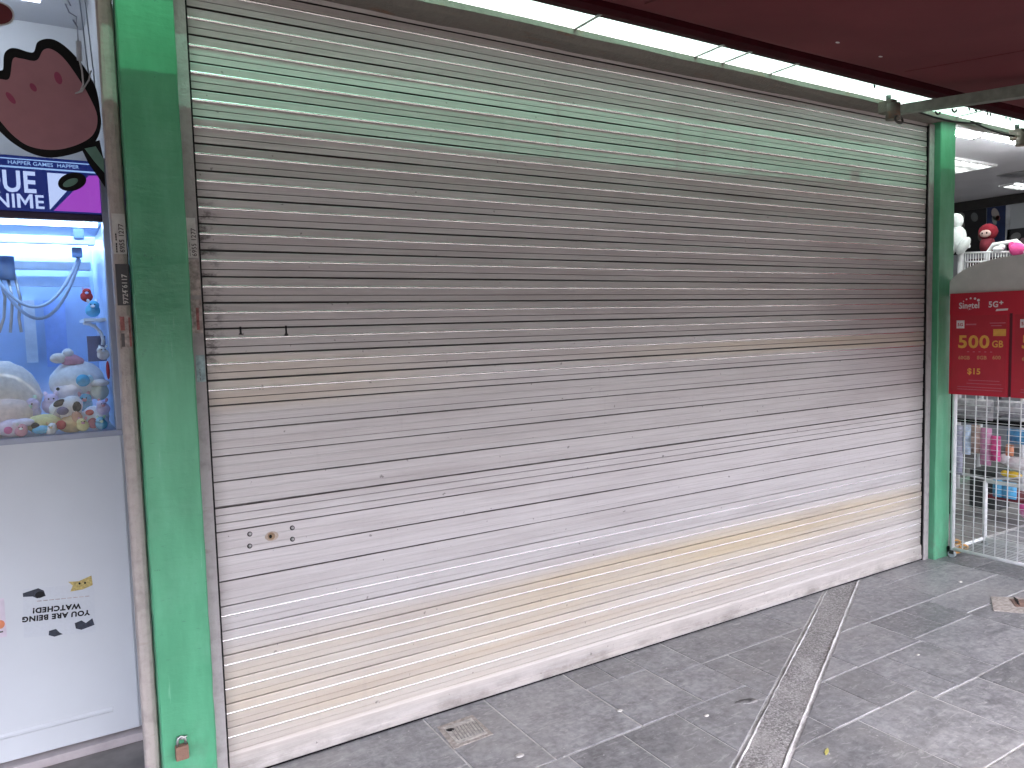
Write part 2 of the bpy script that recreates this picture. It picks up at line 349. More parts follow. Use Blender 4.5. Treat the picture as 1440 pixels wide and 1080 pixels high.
SA = (3.300, -.041), (1.770, -.839); SB = (3.578, -.032), (1.888, -.919)
def line(p, q, off=0):
    dx, dy = q[0]-p[0], q[1]-p[1]; L = math.hypot(dx, dy); nx, ny = -dy/L, dx/L
    return nx, ny, nx*p[0]+ny*p[1]+off
def clip(poly, nx, ny, c, keep):
    out = []
    for i, a in enumerate(poly):
        b = poly[(i+1) % len(poly)]; da = (nx*a[0]+ny*a[1]-c)*keep; db = (nx*b[0]+ny*b[1]-c)*keep
        if da >= 0: out.append(a)
        if da*db < 0:
            t = da/(da-db); out.append((a[0]+(b[0]-a[0])*t, a[1]+(b[1]-a[1])*t))
    return out
LA = line(*SA); LB = line(*SB); sideB = 1 if LA[0]*SB[0][0]+LA[1]*SB[0][1]-LA[2] > 0 else -1
TILES = [(.42, 1.085, 0, .345), (.42, 1.085, .345, .87), (1.085, 1.335, 0, .487), (1.335, 1.70, 0, .487), (1.70, 1.85, 0, .163), (1.85, 2.0, 0, .163),
    (1.70, 2.0, .163, .487), (2.0, 2.22, 0, .25), (2.22, 2.84, 0, .25), (2.84, 3.15, 0, .25), (2.0, 2.22, .25, .487), (2.22, 2.37, .25, .63), (2.37, 2.707, .25, .63),
    (1.085, 1.376, .487, .87), (1.376, 1.605, .487, .87), (1.605, 1.85, .487, .87), (1.85, 2.22, .487, .87), (2.22, 2.485, .63, .87), (2.485, 2.707, .63, .87),
    (3.15, 3.75, 0, .132), (3.75, 4.30, 0, .132), (2.707, 3.15, .25, .38), (2.707, 3.15, .38, .63), (3.15, 3.72, .132, .38), (3.72, 4.30, .132, .38),
    (3.15, 3.40, .38, .60), (3.40, 3.62, .38, .60), (3.62, 4.30, .38, .575), (2.707, 2.875, .63, .935), (2.875, 3.15, .63, .935), (3.15, 3.62, .60, .935), (3.62, 4.30, .575, .935),
    (.42, 1.085, .87, 1.267), (1.085, 1.5, .87, 1.267), (1.5, 1.96, .87, 1.267), (1.96, 2.34, .87, 1.267), (2.34, 2.707, .87, 1.267),
    (2.707, 3.0, .935, 1.267), (3.0, 3.4, .935, 1.267), (3.4, 3.85, .935, 1.267), (3.85, 4.30, .935, 1.267)]
def fill(x0, x1, d0, d1, rnd):
    d = d0
    while d < d1-.05:
        h = min(rnd.choice((.25, .33, .37)), d1-d); h = d1-d if d1-d-h < .12 else h; x = x0
        while x < x1-.05:
            w = min(rnd.choice((.25, .37, .5, .62)), x1-x); w = x1-x if x1-x-w < .15 else w
            TILES.append((x, x+w, d, d+h)); x += w
        d += h
rnd = random.Random(3)
fill(.42, 4.30, 1.267, 1.62, rnd); fill(-1.2, .42, 0, 1.62, rnd); fill(4.30, 7.6, 0, 1.62, rnd)
for x0, x1, d0, d1 in TILES:
    jx = lambda: random.uniform(-.0015, .0015); w = .0037
    q = [(x0+w+jx(), -d1+w+jx()), (x1-w+jx(), -d1+w+jx()), (x1-w+jx(), -d0-w+jx()), (x0+w+jx(), -d0-w+jx())]
    for (L, keep) in ((LA, -sideB), (LB, sideB)):
        p = clip(q, L[0], L[1], L[2]+(-sideB*.016 if L is LA else sideB*.016), keep)
        if len(p) < 3: continue
        A = abs(sum(p[i-1][0]*p[i][1]-p[i][0]*p[i-1][1] for i in range(len(p))))/2
        if A < .0008: continue
        cx = sum(a for a, _ in p)/len(p); cy = sum(b for _, b in p)/len(p); zt = random.uniform(-.0006, .0010); n = len(p)
        tx, ty = random.uniform(-.002, .002), random.uniform(-.002, .002)
        ins = [(a+(cx-a)*.012, b_+(cy-b_)*.012) for a, b_ in p]
        vs_ = [(a, b_, -.009) for a, b_ in p] + [(a, b_, zt-.0016+tx*(a-cx)+ty*(b_-cy)) for a, b_ in p] + [(a, b_, zt+tx*(a-cx)+ty*(b_-cy)) for a, b_ in ins]
        fs = [list(range(2*n, 3*n))] + [[i, (i+1) % n, n+(i+1) % n, n+i] for i in range(n)] + [[n+i, n+(i+1) % n, 2*n+(i+1) % n, 2*n+i] for i in range(n)]
        MB().add(vs_, fs).build('tile', M_TILE, pave)
# the diagonal aggregate strip with its two mortar lips
ext = lambda P, t: ((P[0][0]+(P[1][0]-P[0][0])*t), (P[0][1]+(P[1][1]-P[0][1])*t))
a0, a1, b0, b1 = ext(SA, -.06), ext(SA, 2.1), ext(SB, -.12), ext(SB, 1.9)
st = MB(); n = 60
for i in range(n+1):
    t = i/n
    for k in range(5):
        s_ = k/4; ax, ay = a0[0]+(a1[0]-a0[0])*t, a0[1]+(a1[1]-a0[1])*t; bx, by = b0[0]+(b1[0]-b0[0])*t, b0[1]+(b1[1]-b0[1])*t
        st.v.append(Vector((ax+(bx-ax)*s_, ay+(by-ay)*s_, -.001+.0015*math.sin(t*23+k))))
for i in range(n):
    for k in range(4): st.f.append([i*5+k, i*5+k+1, i*5+k+6, i*5+k+5]); st.sm.append(True)
st.build('aggregate_strip', M_AGG, pave)
for (p, q) in ((a0, a1), (b0, b1)):
    P = []; rr = []
    for i in range(121):
        t = i/120; P.append((p[0]+(q[0]-p[0])*t+random.uniform(-.0015, .0015), p[1]+(q[1]-p[1])*t+random.uniform(-.0015, .0015), -.002)); rr.append(.0040+random.uniform(-.0015, .0015))
    MB().tube(P, rr, 6).build('mortar_lip', M_GROUT, pave)

# floor drain, plug, leaf, litter
dr = empty('floor_drain', (1.17, -.165, 0), 'small square rusty metal floor drain beside the shutter foot', 'drain')
M_TAN = simple('stained_mortar', (.40, .36, .325), .9, var=.3, scale=60, bmp=.4)
sq = lambda cx, cy, s, a: [(cx+s*math.cos(a+k*math.pi/2), cy+s*math.sin(a+k*math.pi/2)) for k in range(4)]
TOP = lambda u, v, d: (u, v, d)
MB().prism([(1.085, -.245), (1.24, -.24), (1.243, -.085), (1.10, -.09)], TOP, -.006, .0028).build('mortar_bed', M_TAN, dr)
MB().prism([(1.108, -.228), (1.226, -.226), (1.228, -.106), (1.115, -.108)], TOP, -.004, .0042).build('drain_plate', simple('drain_metal', (.55, .53, .50), .5, .4, var=.3, scale=60), dr)
for i in range(9):
    x = 1.122+i*.012; MB().tube([(x, -.212, .0044), (x+.012, -.13, .0044)], .0022, 5).build('grate_bar', M_STEEL, dr)
MB().ell((1.128, -.135, .004), (.014, .011, .004), 8, 5, lump=.4).build('dirt_clump', M_INK, dr)
tag(MB().ell((2.123, -.572, .001), (.048, .016, .006), 16, 6, Matrix.Rotation(R(-18), 3, 'Z'), .15).build('access_plug', mat_rusty('dark_plug', (.05, .05, .05), (.30, .29, .28), .48)), 'dark oval plug set in the tiles left of the aggregate strip', 'plug')
lf = MB(); lp = [(-.022, 0), (-.009, .0055), (.006, .006), (.024, .001), (.008, -.005), (-.010, -.0045)]
lf.prism([(2.076+u*.9-v*.4, -.942+u*.45+v*.9) for u, v in lp], TOP, .0015, .0035)
tag(lf.build('fallen_leaf', simple('yellow_leaf', (.55, .50, .14), .6)), 'small yellow leaf lying on the tiles right of the strip', 'leaf')
for (x, y, s, lab) in ((1.70, -.36, .013, 'white paint blob on the tile nearest the shutter middle'), (1.93, -.56, .011, 'small white scrap on the tile beside the dark plug'), (1.245, -.40, .016, 'pale smear of dried mortar near the floor drain'), (3.0, -.70, .010, 'tiny white chip on the tiles right of the aggregate strip'), (4.02, -.33, .012, 'white scrap on the paving below the wire rack')):
    tag(MB().ell((x, y, .0012), (s, s*.7, .0022), 9, 5, lump=.5).build('litter_scrap', M_PAPER), lab, 'litter')
mh = empty('service_cover', (3.87, -.62, 0), 'brown square service cover in the paving near the wire rack', 'cover')
MB().prism([(3.74, -.63), (3.83, -.735), (4.02, -.63), (3.92, -.53)], TOP, -.006, .0032).build('cover_frame', M_TAN, mh)
MB().prism([(3.87, -.665), (3.905, -.70), (3.995, -.645), (3.95, -.60)], TOP, -.004, .0050).build('cover_plate', mat_rusty('rust_plate', (.16, .10, .08), (.28, .17, .13), .5), mh)
for i in range(4): MB().tube([(3.895+i*.022, -.672+i*.013, .0055), (3.925+i*.02, -.644+i*.013, .0055)], .003, 5).build('cover_bar', M_DARK, mh)

# the low shop row across the street, behind the camera
def shop_row(x0, x1, h, col, label):
    e = empty('shop_house', ((x0+x1)/2, -28, 0), label, 'building', 'shop houses across the street')
    MB().box((x0, -33, 0), (x1, -28, h), .02).build('wall', simple('facade_%d' % int(col[0]*1000), col, .8, var=.1, scale=.7), e)
    MB().box((x0-.05, -33.1, h), (x1+.05, -27.6, h+.25), .02).build('roof_slab', M_CONC, e)
    n_ = int((x1-x0)/2.4)
    for i in range(n_):
        c_ = x0+(x1-x0)*(i+.5)/n_
        w_ = MB().box((c_-.75, -28.02, 3.1), (c_+.75, -27.94, 4.3), .01).build('window', M_DARK, e)
        MB().box((c_-.78, -27.96, 3.02), (c_+.78, -27.86, 3.09)).build('sill', M_CONC, w_)
        MB().box((c_-1.0, -28.03, .02), (c_+1.0, -27.95, 2.5), .01).build('shop_front', M_SLATE_FRAME, e)
for a_ in ((-30, -14, 4.9, (.13, .115, .10), 'brown shop house across the street, farthest left'), (-14, 0, 5.2, (.10, .10, .10), 'grey shop house across the street behind the camera'), (0, 15, 4.8, (.14, .11, .09), 'tan shop house across the street, right of the grey one'), (15, 32, 5.1, (.12, .12, .118), 'slate shop house across the street, farthest right')):
    shop_row(*a_)

# ------------------------------------------------------------------ roller shutter
XL, XR, P_, Z0 = .4184, 4.2185, .078, 1.4925
sh = empty('roller_shutter', (2.32, 0, 0), 'wide closed pale grey metal roller shutter between the two green columns', 'shutter')
PROF = [(-5, -15), (4.7, -15), (4.9, .8), (6.5, 2.0), (28.4, 2.4), (28.8, 3.2), (30.2, 4.4), (32.3, 4.8), (34.4, 4.2), (35.6, 2.8), (35.9, 1.0), (56.4, .6), (56.8, -2.6), (58.8, -2.6), (59.2, .6), (77.4, .4), (77.6, -14), (78, -14)]
PROF3 = [(-5, -15), (3.1, -15), (3.3, .8), (5.5, 1.8), (29.4, 2.0), (29.8, 2.4), (30.8, 2.9), (32.3, 3.1), (33.8, 2.7), (34.8, 2.0), (35.1, .9), (56.8, .6), (57.1, -1.8), (58.4, -1.8), (58.7, .6), (77.5, .4), (77.7, -14), (78, -14)]
PROF2 = [(-5, -15), (5.4, -15), (5.6, 1.8), (7, 2.6), (26, 3.0), (26.4, -1.8), (28.4, -1.8), (28.8, 3), (51, 3), (51.4, -6), (54.0, -6), (54.4, 1.6), (77.4, 1.2), (77.6, -14), (78, -14)]
NS = 36
def slat(k):
    pr = PROF2 if k == 8 else (PROF if k < 4 else PROF3)
    ztop = Z0-k*P_; mb = MB(); rr = random.Random(k+50); ph = rr.random()*9; am = rr.uniform(.0003, .0010); oy = rr.uniform(-.0008, .0008); tilt = rr.uniform(-.0016, .0016)
    for i in range(NS+1):
        x = XL-.012+(XR-XL+.024)*i/NS; wob = am*math.sin(x*2.3+ph)+.0006*math.sin(x*7+ph*3)+.0012*math.exp(-((x-1.9)/.25)**2)*math.sin(ph*5)
        zo = .0005*math.sin(x*3.1+ph*2)
        for t, o in pr: mb.v.append(Vector((x, -(o/1000)-wob+oy+tilt*(t/78-.5), ztop-t/1000+zo)))
    m = len(pr)
    for i in range(NS):
        for j in range(m-1): mb.f.append([i*m+j, i*m+j+1, (i+1)*m+j+1, (i+1)*m+j]); mb.sm.append(k != 8 and 4 <= j <= 9)
    o = mb.build('slat', M_SHUT, sh)
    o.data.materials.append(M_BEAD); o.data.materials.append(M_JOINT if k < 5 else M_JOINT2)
    for i, p in enumerate(o.data.polygons):
        j = i % (m-1)
        if (k < 4 or k > 11) and 5 <= j <= 9: p.material_index = 1  # pale shiny ridge faces stand in for the sky glint on these slats
        elif k < 12 and (j in (0, 1, m-3, m-2) or (k == 8 and j in (5, 9)) or (k < 6 and j == 12)): p.material_index = 2  # groove shade put into the colour, darkest on the upper slats
    return o
slats = {k: slat(k) for k in range(-13, 18)}
for k, s in slats.items():
    if k == 9: s['label'] = 'slat with keyhole and four rivets'
# lock plate rivets and keyhole on the ninth slat below eye level
ls = slats[9]
for x, z in ((.521, .769), (.519, .731), (.654, .767), (.653, .730)):
    rv = MB().prism(ellipse(x, z, .0078, .0078, 0, 16), FRONT(-.0018), -.0008, .002).build('rivet', M_DARK, ls)
    MB().ell((x+.0005, -.0035, z+.0008), (.0050, .004, .0048), 12, 6).build('rivet_head', M_STEEL, ls)
kh = MB().prism(ellipse(.586, .752, .0115, .0115), FRONT(-.0005), -.006, .004).build('keyhole', mat_rusty('rusty_lock', (.30, .20, .12), (.12, .07, .04), .45), ls)
MB().prism(ellipse(.588, .751, .021, .015), FRONT(-.0006), -.0028, .002).build('rust_ring', simple('rust_stain', (.44, .36, .29), .7, var=.2, scale=120), ls)
MB().prism(ellipse(.583, .752, .0045, .006), FRONT(-.0062), -.0015, .002).build('key_slot', M_BLACK, ls)
br = MB()
prb = [(.0890, -.004), (.0885, .003), (.080, .0050), (.077, .0060), (.030, .0060), (.027, .0085), (.010, .0085), (.0065, .007), (.004, .004), (.004, -.012), (.0890, -.012)]
for i in range(NS+1):
    x = XL-.012+(XR-XL+.024)*i/NS; wz = .001*math.sin(x*1.9)
    for z, o in prb: br.v.append(Vector((x, -o-.0006*math.sin(x*5), z+wz*.5)))
m = len(prb)
for i in range(NS):
    for j in range(m): br.f.append([i*m+j, i*m+(j+1) % m, (i+1)*m+(j+1) % m, (i+1)*m+j]); br.sm.append(False)
br.f.append(list(range(m))); br.f.append(list(range(NS*m, NS*m+m))); br.sm += [False, False]
br.build('bottom_rail', M_SHUT, sh)
MB().box((XL-.005, -.0065, .0003), (XR+.005, .010, .0055)).build('rubber_seal', M_BLACK, sh)
# guide channels
def channel(x0, x1, y0, y1, inner, parent, mat=M_RAIL):
    mb = MB(); b = .004
    mb.box((x0, y0, .0), (x1, y0+.006, 2.44), .0015)
    mb.box((x0 if inner > 0 else x1-.004, y0+.006, 0), (x0+.004 if inner > 0 else x1, y1, 2.44))
    return mb.build('guide_channel', mat, parent)
channel(.381, .4165, -.016, .045, 1, sh); channel(4.2205, 4.268, -.016, .045, -1, sh)
for xx in (.4195, 4.2175):     # dark gap liners
    MB().box((xx-.0025, -.0105, .0), (xx+.0025, .04, 2.43)).build('gap_liner', M_BLACK, sh)
for x, z, h in ((.525, 1.405, .018), (.664, 1.405, .026)):
    mb = MB(); mb.prism([(x-.0025, z+.012), (x+.003, z+.012), (x+.0035, z-h*.5), (x+.007, z-h*.55), (x+.005, z-h*.75), (x-.006, z-h*.7), (x-.002, z-h*.4)], FRONT(-.0034), -.001, .001)
    mb.build('grease_drip', M_INK, slats[1])

tag(MB().box((-5.0, 5.02, 0), (12.0, 5.2, 4.2)).build('rear_wall', M_WALL), 'rear outer wall of the shop block', 'wall')
tag(MB().box((-5.0, .056, 3.0), (12.0, 5.2, 3.15)).build('roof_slab', M_CONC), 'flat roof slab over the shop units', 'roof')
for x_, lab in ((-5.0, 'left end wall of the shop block'), (11.85, 'right end wall of the shop block')):
    tag(MB().box((x_, .056, 0), (x_+.15, 5.0, 3.0)).build('end_wall', M_WALL), lab, 'wall')

# ------------------------------------------------------------------ columns
def column(x0, x1, y0, y1, label):
    mb = MB(); n = 50; c = .004
    sec = [(x0+c, y0), (x1-c, y0), (x1, y0+c), (x1, y1), (x0, y1), (x0, y0+c)]
    rr = random.Random(int(x0*100))
    for i in range(n+1):
        z = 3.1*i/n
        for (a, b) in sec:
            w = .0012 if b < y1 else 0
            mb.v.append(Vector((a+rr.uniform(-w, w), b+rr.uniform(-w, w), z)))
    m = len(sec)
    for i in range(n):
        for k in range(m): mb.f.append([i*m+k, i*m+(k+1) % m, (i+1)*m+(k+1) % m, (i+1)*m+k]); mb.sm.append(False)
    mb.f.append(list(range(n*m, n*m+m))); mb.sm.append(False)
    return tag(mb.build('column', M_GREEN), label, 'column')
column(.2305, .3805, -.05, .12, 'green painted column left of the shutter with a padlock near its foot')
column(4.270, 4.418, -.05, .12, 'green painted column right of the shutter beside the red phone sign')
# neighbour's beige guide rail
nb = MB(); sec = [(.188, .03), (.188, -.004), (.192, -.011), (.200, -.014), (.214, -.014), (.224, -.010), (.2285, -.003), (.2285, .03)]
for i in range(41):
    z = 2.44*i/40
    for a, b in sec: nb.v.append(Vector((a+random.uniform(-.0006, .0006), b+random.uniform(-.0006, .0006), z)))
for i in range(40):
    for k in range(8): nb.f.append([i*8+k, i*8+(k+1) % 8, (i+1)*8+(k+1) % 8, (i+1)*8+k]); nb.sm.append(False)
tag(nb.build('guide_rail', M_BEIGE), 'narrow beige shutter guide rail left of the left green column', 'guide rail')

# stickers: vertical strips of print
def sticker(x0, x1, z0, z1, y, label, base, rows, tilt=0):
    e = empty('sticker', ((x0+x1)/2, y, z0), label, 'sticker'); sk = tilt
    MB().prism([(x0, z0), (x1, z0), (x1+sk, z1), (x0+sk, z1)], FRONT(y), -.0004, .0010).build('backing', base, e)
    for (body, fx, size, mat, bold) in rows:
        text(body, size, MF(x0+(x1-x0)*fx, y-.0008, z0+.004, R(90)), mat, 'print', e, bold)
    return e
M_DSTK = simple('dark_sticker', (.035, .035, .038), .5); M_PINK_OLD = simple('faded_red_print', (.36, .13, .12), .7, var=.4, scale=90)
M_FADE = simple('faded_sticker', (.42, .36, .33), .8, var=.4, scale=70); M_TEAL = simple('teal_scrap', (.30, .40, .40), .7, var=.3, scale=60)
M_PRN = simple('grey_print', (.10, .085, .085), .6)
sticker(.1915, .2245, 1.628, 1.740, -.0150, 'white number sticker on the beige rail, topmost of three', M_PAPER, [('6955 1277', .84, .0180, M_PRN, .0003), ('--- -- --', .62, .012, M_PRN, .0002), ('---- ---', .36, .018, M_INK, .0008)])
sticker(.1925, .2250, 1.484, 1.600, -.0150, 'black number sticker with white digits on the beige rail', M_DSTK, [('9724 6117', .84, .0185, M_PAPER, .0004), ('------- ---', .55, .012, M_PAPER, .0002)])
s3 = sticker(.1935, .2245, 1.362, 1.455, -.0150, 'faded red and white sticker on the beige rail, lowest of three', M_FADE, [])
MB().prism(rect(.196, 1.413, .207, 1.452), FRONT(-.0153), -.0006, .0004).build('red_block', M_PINK_OLD, s3); MB().prism(rect(.217, 1.367, .2225, 1.450), FRONT(-.0153), -.0006, .0004).build('red_bar', M_PINK_OLD, s3)
MB().prism(rect(.196, 1.367, .205, 1.405), FRONT(-.0153), -.0006, .0004).build('grey_block', M_PRN, s3)
sticker(.3805, .4125, 1.622, 1.738, -.0170, 'white number sticker on the shutter guide right of the left column', M_PAPER, [('6955 1277', .90, .0185, M_PRN, .0003), ('--- -- ----', .42, .011, M_PRN, .0002)], -.002)
sticker(.386, .4145, 1.512, 1.617, -.0170, 'plain grey peeling sticker under the number sticker on the shutter guide', M_FADE, [])
s5 = sticker(.385, .415, 1.400, 1.500, -.0170, 'torn pinkish sticker on the shutter guide, third from the top', M_FADE, [])
MB().prism(rect(.398, 1.41, .406, 1.475), FRONT(-.0173), -.0006, .0004).build('red_block', M_PINK_OLD, s5)
sticker(.390, .4150, 1.255, 1.335, -.0170, 'torn teal sticker scrap on the shutter guide, lowest one', M_TEAL, [('-- --- -', .5, .013, M_PRN, .0003)])

# padlock on the left column
pl = empty('padlock', (.282, -.062, .145), 'rusty brown padlock hanging near the foot of the left green column', 'padlock')
MB().box((.264, -.074, .145), (.300, -.052, .188), .004).build('lock_body', M_BRASS, pl)
MB().tube([(.271, -.063, .186), (.271, -.063, .200), (.275, -.063, .210), (.282, -.063, .214), (.289, -.063, .210), (.293, -.063, .202), (.293, -.063, .186)], .0038, 8).build('shackle', M_STEEL, pl)
MB().tube([(.272, -.050, .207), (.284, -.064, .206), (.297, -.066, .213)], .003, 8).build('hasp_pin', M_STEEL, pl)

# ------------------------------------------------------------------ lintel, fascia, roof-light strip, awning
def lip_y(x): return .1055-.0117*(max(1.5, min(x, 5))-1.5)
lt = MB(); n = 70
for i in range(n+1):
    x = -5.0+17.0*i/n; w = lambda a: random.uniform(-a, a)
    a = lip_y(x)
    for y, z in ((-a, 2.484), (-a-.001+w(.001), 2.462+w(.004)), (-a+.03, (2.446 if x < 4.35 else 2.458)+w(.006)), (.03, (2.440 if x < 4.35 else 2.476)+w(.003)), (.03, 2.484)): lt.v.append(Vector((x, y, z)))
for i in range(n):
    for k in range(5): lt.f.append([i*5+k, i*5+(k+1) % 5, (i+1)*5+(k+1) % 5, (i+1)*5+k]); lt.sm.append(False)
tag(lt.build('lintel', M_BEAM), 'weathered brown lintel ledge above the shutter', 'lintel')
tag(MB().box((-5.0, .032, 2.482), (12.0, .052, 4.2)).build('fascia_wall', M_WALL), 'plain wall above the shop fronts', 'wall')
rl = empty('roof_light', (2.5, -.22, 2.47), 'glowing pale green translucent roof strip above the shutter', 'roof light')
x = -4.9
for w_ in (3.0, 2.1, 1.55, .62, .16, .30, 1.55, 1.3, .9, 1.6, 2.5, 2.4):
    mb = MB(); a0_, a1_ = lip_y(x)-.002, lip_y(x+w_)-.002; c0, c1 = .34, .34
    mb.add([(x, -a0_, 2.4865), (x+w_, -a1_, 2.4865), (x+w_, -c1, 2.56), (x, -c0, 2.56)], [(0, 1, 2, 3)])
    mb.build('sheet_panel', M_SHEET if x > .1 else M_ARM, rl)  # unseen left panels made opaque to keep sun off the claw machine
    MB().box((x-.006, -.30, 2.4805), (x+.006, -a0_-.001, 2.4835)).build('batten', M_STEEL, rl); x += w_

aw = empty('awning', (2.5, -.4, 2.45), 'dark red retractable canvas awning over the pavement', 'awning')
# roller box along the wall
def bedge(x): return .216-.0106*(max(1.5, min(x, 5))-1.5)
rb = MB(); n = 40
for i in range(n+1):
    x = -5.0+17*i/n; b = bedge(x); w = random.uniform(-.002, .002)
    for y, z in ((-b, 2.498), (-b-.003, 2.490+w), (-b-.06, 2.476), (-b-.115, 2.472), (-b-.13, 2.51), (-b-.125, 2.54), (-b-.06, 2.535)): rb.v.append(Vector((x, y, z)))
for i in range(n):
    for k in range(7): rb.f.append([i*7+k, i*7+(k+1) % 7, (i+1)*7+(k+1) % 7, (i+1)*7+k]); rb.sm.append(False)
rb.build('roller_cover', simple('maroon_cover', (.034, .0030, .006), .95, var=.2, scale=12, spec=.08), aw)
AW_OUT = 3.4; AW_IN = .262
fa = MB(); nx, ny = 90, 44
def fz(x, y):
    d = max(0, -y-AW_IN); z = 2.546 - .70*d if d < .10 else 2.476 - .132*(d-.10)
    ph = (x+1.2)/1.5                                               # the cloth sags between the seams
    z -= .022*abs(math.sin(math.pi*ph))**1.4*min(1, d*1.3)
    return z + .010*math.sin(x*1.1+y*1.7)*min(1, d)
for i in range(nx+1):
    x = -5.0+17*i/nx
    for j in range(ny+1):
        y = -AW_IN-(AW_OUT-AW_IN)*(j/ny)**1.7; fa.v.append(Vector((x, y, fz(x, y))))
for i in range(nx):
    for j in range(ny): k = i*(ny+1)+j; fa.f.append([k, k+1, k+ny+2, k+ny+1]); fa.sm.append(True)
fab = fa.build('canvas', M_FAB, aw)
sol = fab.modifiers.new('thickness', 'SOLIDIFY'); sol.thickness = .003; sol.offset = 1
for sx_ in (-4.2, -2.7, -1.2, .3, 1.8, 3.3, 4.8, 6.3, 7.8, 9.3):
    P = [(sx_+.012*k_, -.43-(AW_OUT-.46)*j/20, fz(sx_, -.43-(AW_OUT-.46)*j/20)-.003) for k_ in (0,) for j in range(21)]
    MB().tube(P, .0035, 5).build('seam', M_FAB, fab)
for x, y in ((2.66, -.55), (2.98, -.52)):
    MB().prism(ellipse(x, y, .012, .007, .3, 10), lambda u, v, d: (u, v, fz(u, v)-.004+d), 0, .002).build('pinhole_patch', M_PAPER, fab)
fr = MB().tube([(-5.0, -AW_OUT, fz(-5, -AW_OUT)-.02), (12.0, -AW_OUT, fz(12, -AW_OUT)-.02)], .03, 8).build('front_bar', M_ARM, aw)
va = MB(); n = 136  # unseen hanging edge, added to cut sky light on the upper slats
for i in range(n+1):
    x = -5.0+17*i/n; zt = fz(x, -AW_OUT)-.03
    for q in range(4): va.v.append(Vector((x, -AW_OUT-.035+.006*math.sin(x*9+q), zt-(.10+.02*abs(math.sin(x*4)))*q/3)))
for i in range(n):
    for q in range(3): va.f.append([i*4+q, i*4+q+1, i*4+q+5, i*4+q+4]); va.sm.append(True)
va_o = va.build('added_valance', M_FAB, aw); vm = va_o.modifiers.new('thickness', 'SOLIDIFY'); vm.thickness = .003
def arm(xs, first):
    p0 = Vector((xs, -.205, 2.392)); p1 = Vector((xs+.16, -.95, 2.345)); p2 = Vector((xs+.10, -2.9, 2.06))
    d = (p1-p0).normalized(); s_ = d.cross(Vector((0, 0, 1))).normalized()
    mb = MB()
    for (a, b, w, h) in ((p0, p1, .020, .021),):
        q = [a+s_*w+Vector((0, 0, h)), a-s_*w+Vector((0, 0, h)), a-s_*w-Vector((0, 0, h)), a+s_*w-Vector((0, 0, h))]
        q2 = [v+(b-a) for v in q]; q2 = [v+(v-b)*.35 for v in q2]
        mb.add(q+q2, [(0, 1, 2, 3), (7, 6, 5, 4), (0, 4, 5, 1), (1, 5, 6, 2), (2, 6, 7, 3), (3, 7, 4, 0)])
    a_ = mb.build('folding_arm', M_ARM, aw)
    MB().tube([p1+Vector((0, 0, .0)), p2], .022, 8).build('outer_arm', M_ARM, aw)
    MB().tube([p1+Vector((0, 0, -.05)), p1+Vector((0, 0, .05))], .035, 12).build('elbow', M_DARK, aw)
    k = MB().tube([p0+Vector((-.02, .01, -.045)), p0+Vector((-.02, .01, .03))], .034, 12); k.box(p0+Vector((-.05, .0, -.01)), p0+Vector((.0, .07, .05)), .006)
    k.build('shoulder_bracket', mat_rusty('bracket_metal', (.12, .105, .085), (.16, .085, .05), .52) if 'bracket_metal' not in MATS else MATS['bracket_metal'], aw)
    MB().tube([p0+Vector((-.02+.03*math.cos(t), -.02+.004*math.sin(t), -.052+.018*math.sin(t))) for t in (2*math.pi*i/14 for i in range(14))], .0055, 6, True).build('bracket_ring', M_DARK, aw)
    MB().tube([p0+Vector((.012, .055, .04)), p0+Vector((.012, .055, .085))], .012, 8).build('bolt', M_DARK, aw)
    for q in (.18, .25):
        c = p0+d*q+Vector((0, 0, -.034)); MB().tube([c+Vector((.018*math.cos(t), 0, .013*math.sin(t))) for t in (math.pi*i/8+math.pi for i in range(9))], .004, 6).build('cable_clip', M_BLACK, a_)
for i in range(16):                                                # frayed scraps along the cover's rear edge
    x = random.uniform(3.35, 5.2); b = bedge(x); L_ = random.uniform(.006, .022)
    MB().prism([(x-.008, 2.492), (x+.010, 2.492), (x+.006, 2.492-L_), (x-.002, 2.490-L_*.7)], FRONT(-b+.003), -.0005, .0008).build('frayed_scrap', M_BLACK, aw)
arm(3.61, True); arm(4.86, False); arm(-3.4, False)
# loose wires and clips along the lintel
for i, (xa, xb, sag, lab) in enumerate(((3.75, 4.45, .02, 'dark sagging wire clipped under the lintel over the right column'), (4.35, 5.1, .03, 'dark sagging wire under the lintel right of the right column'))):
    P = [(xa+(xb-xa)*t/12, -.165, 2.432-sag*math.sin(math.pi*t/12)) for t in range(13)]
    tag(MB().tube(P, .005, 6).build('wire', M_BLACK), lab, 'wire')

# ------------------------------------------------------------------ left bay: claw machine
bw = MB().box((-2.2, 1.42, 0), (.25, 1.5, 2.9)); tag(bw.build('bay_wall', M_WALL), 'white wall behind the claw machine', 'wall')
tag(MB().box((.245, .125, 0), (.37, 1.42, 2.9)).build('party_wall', M_WALL), 'wall running back behind the left green column', 'wall')
structure(MB().box((-2.2, .25, 2.72), (.245, 1.42, 2.8)).build('bay_ceiling', M_CEIL))
bl = empty('bay_light', (-.5, 1.0, 2.66), 'ceiling tube light above the claw machine', 'light')
MB().box((-1.1, .97, 2.69), (.1, 1.05, 2.72)).build('light_body', M_WHT, bl); MB().tube([(-1.08, 1.01, 2.67), (.08, 1.01, 2.67)], .013, 10).build('light_tube', emissive('bay_tube', (22, 24, 28)), bl)

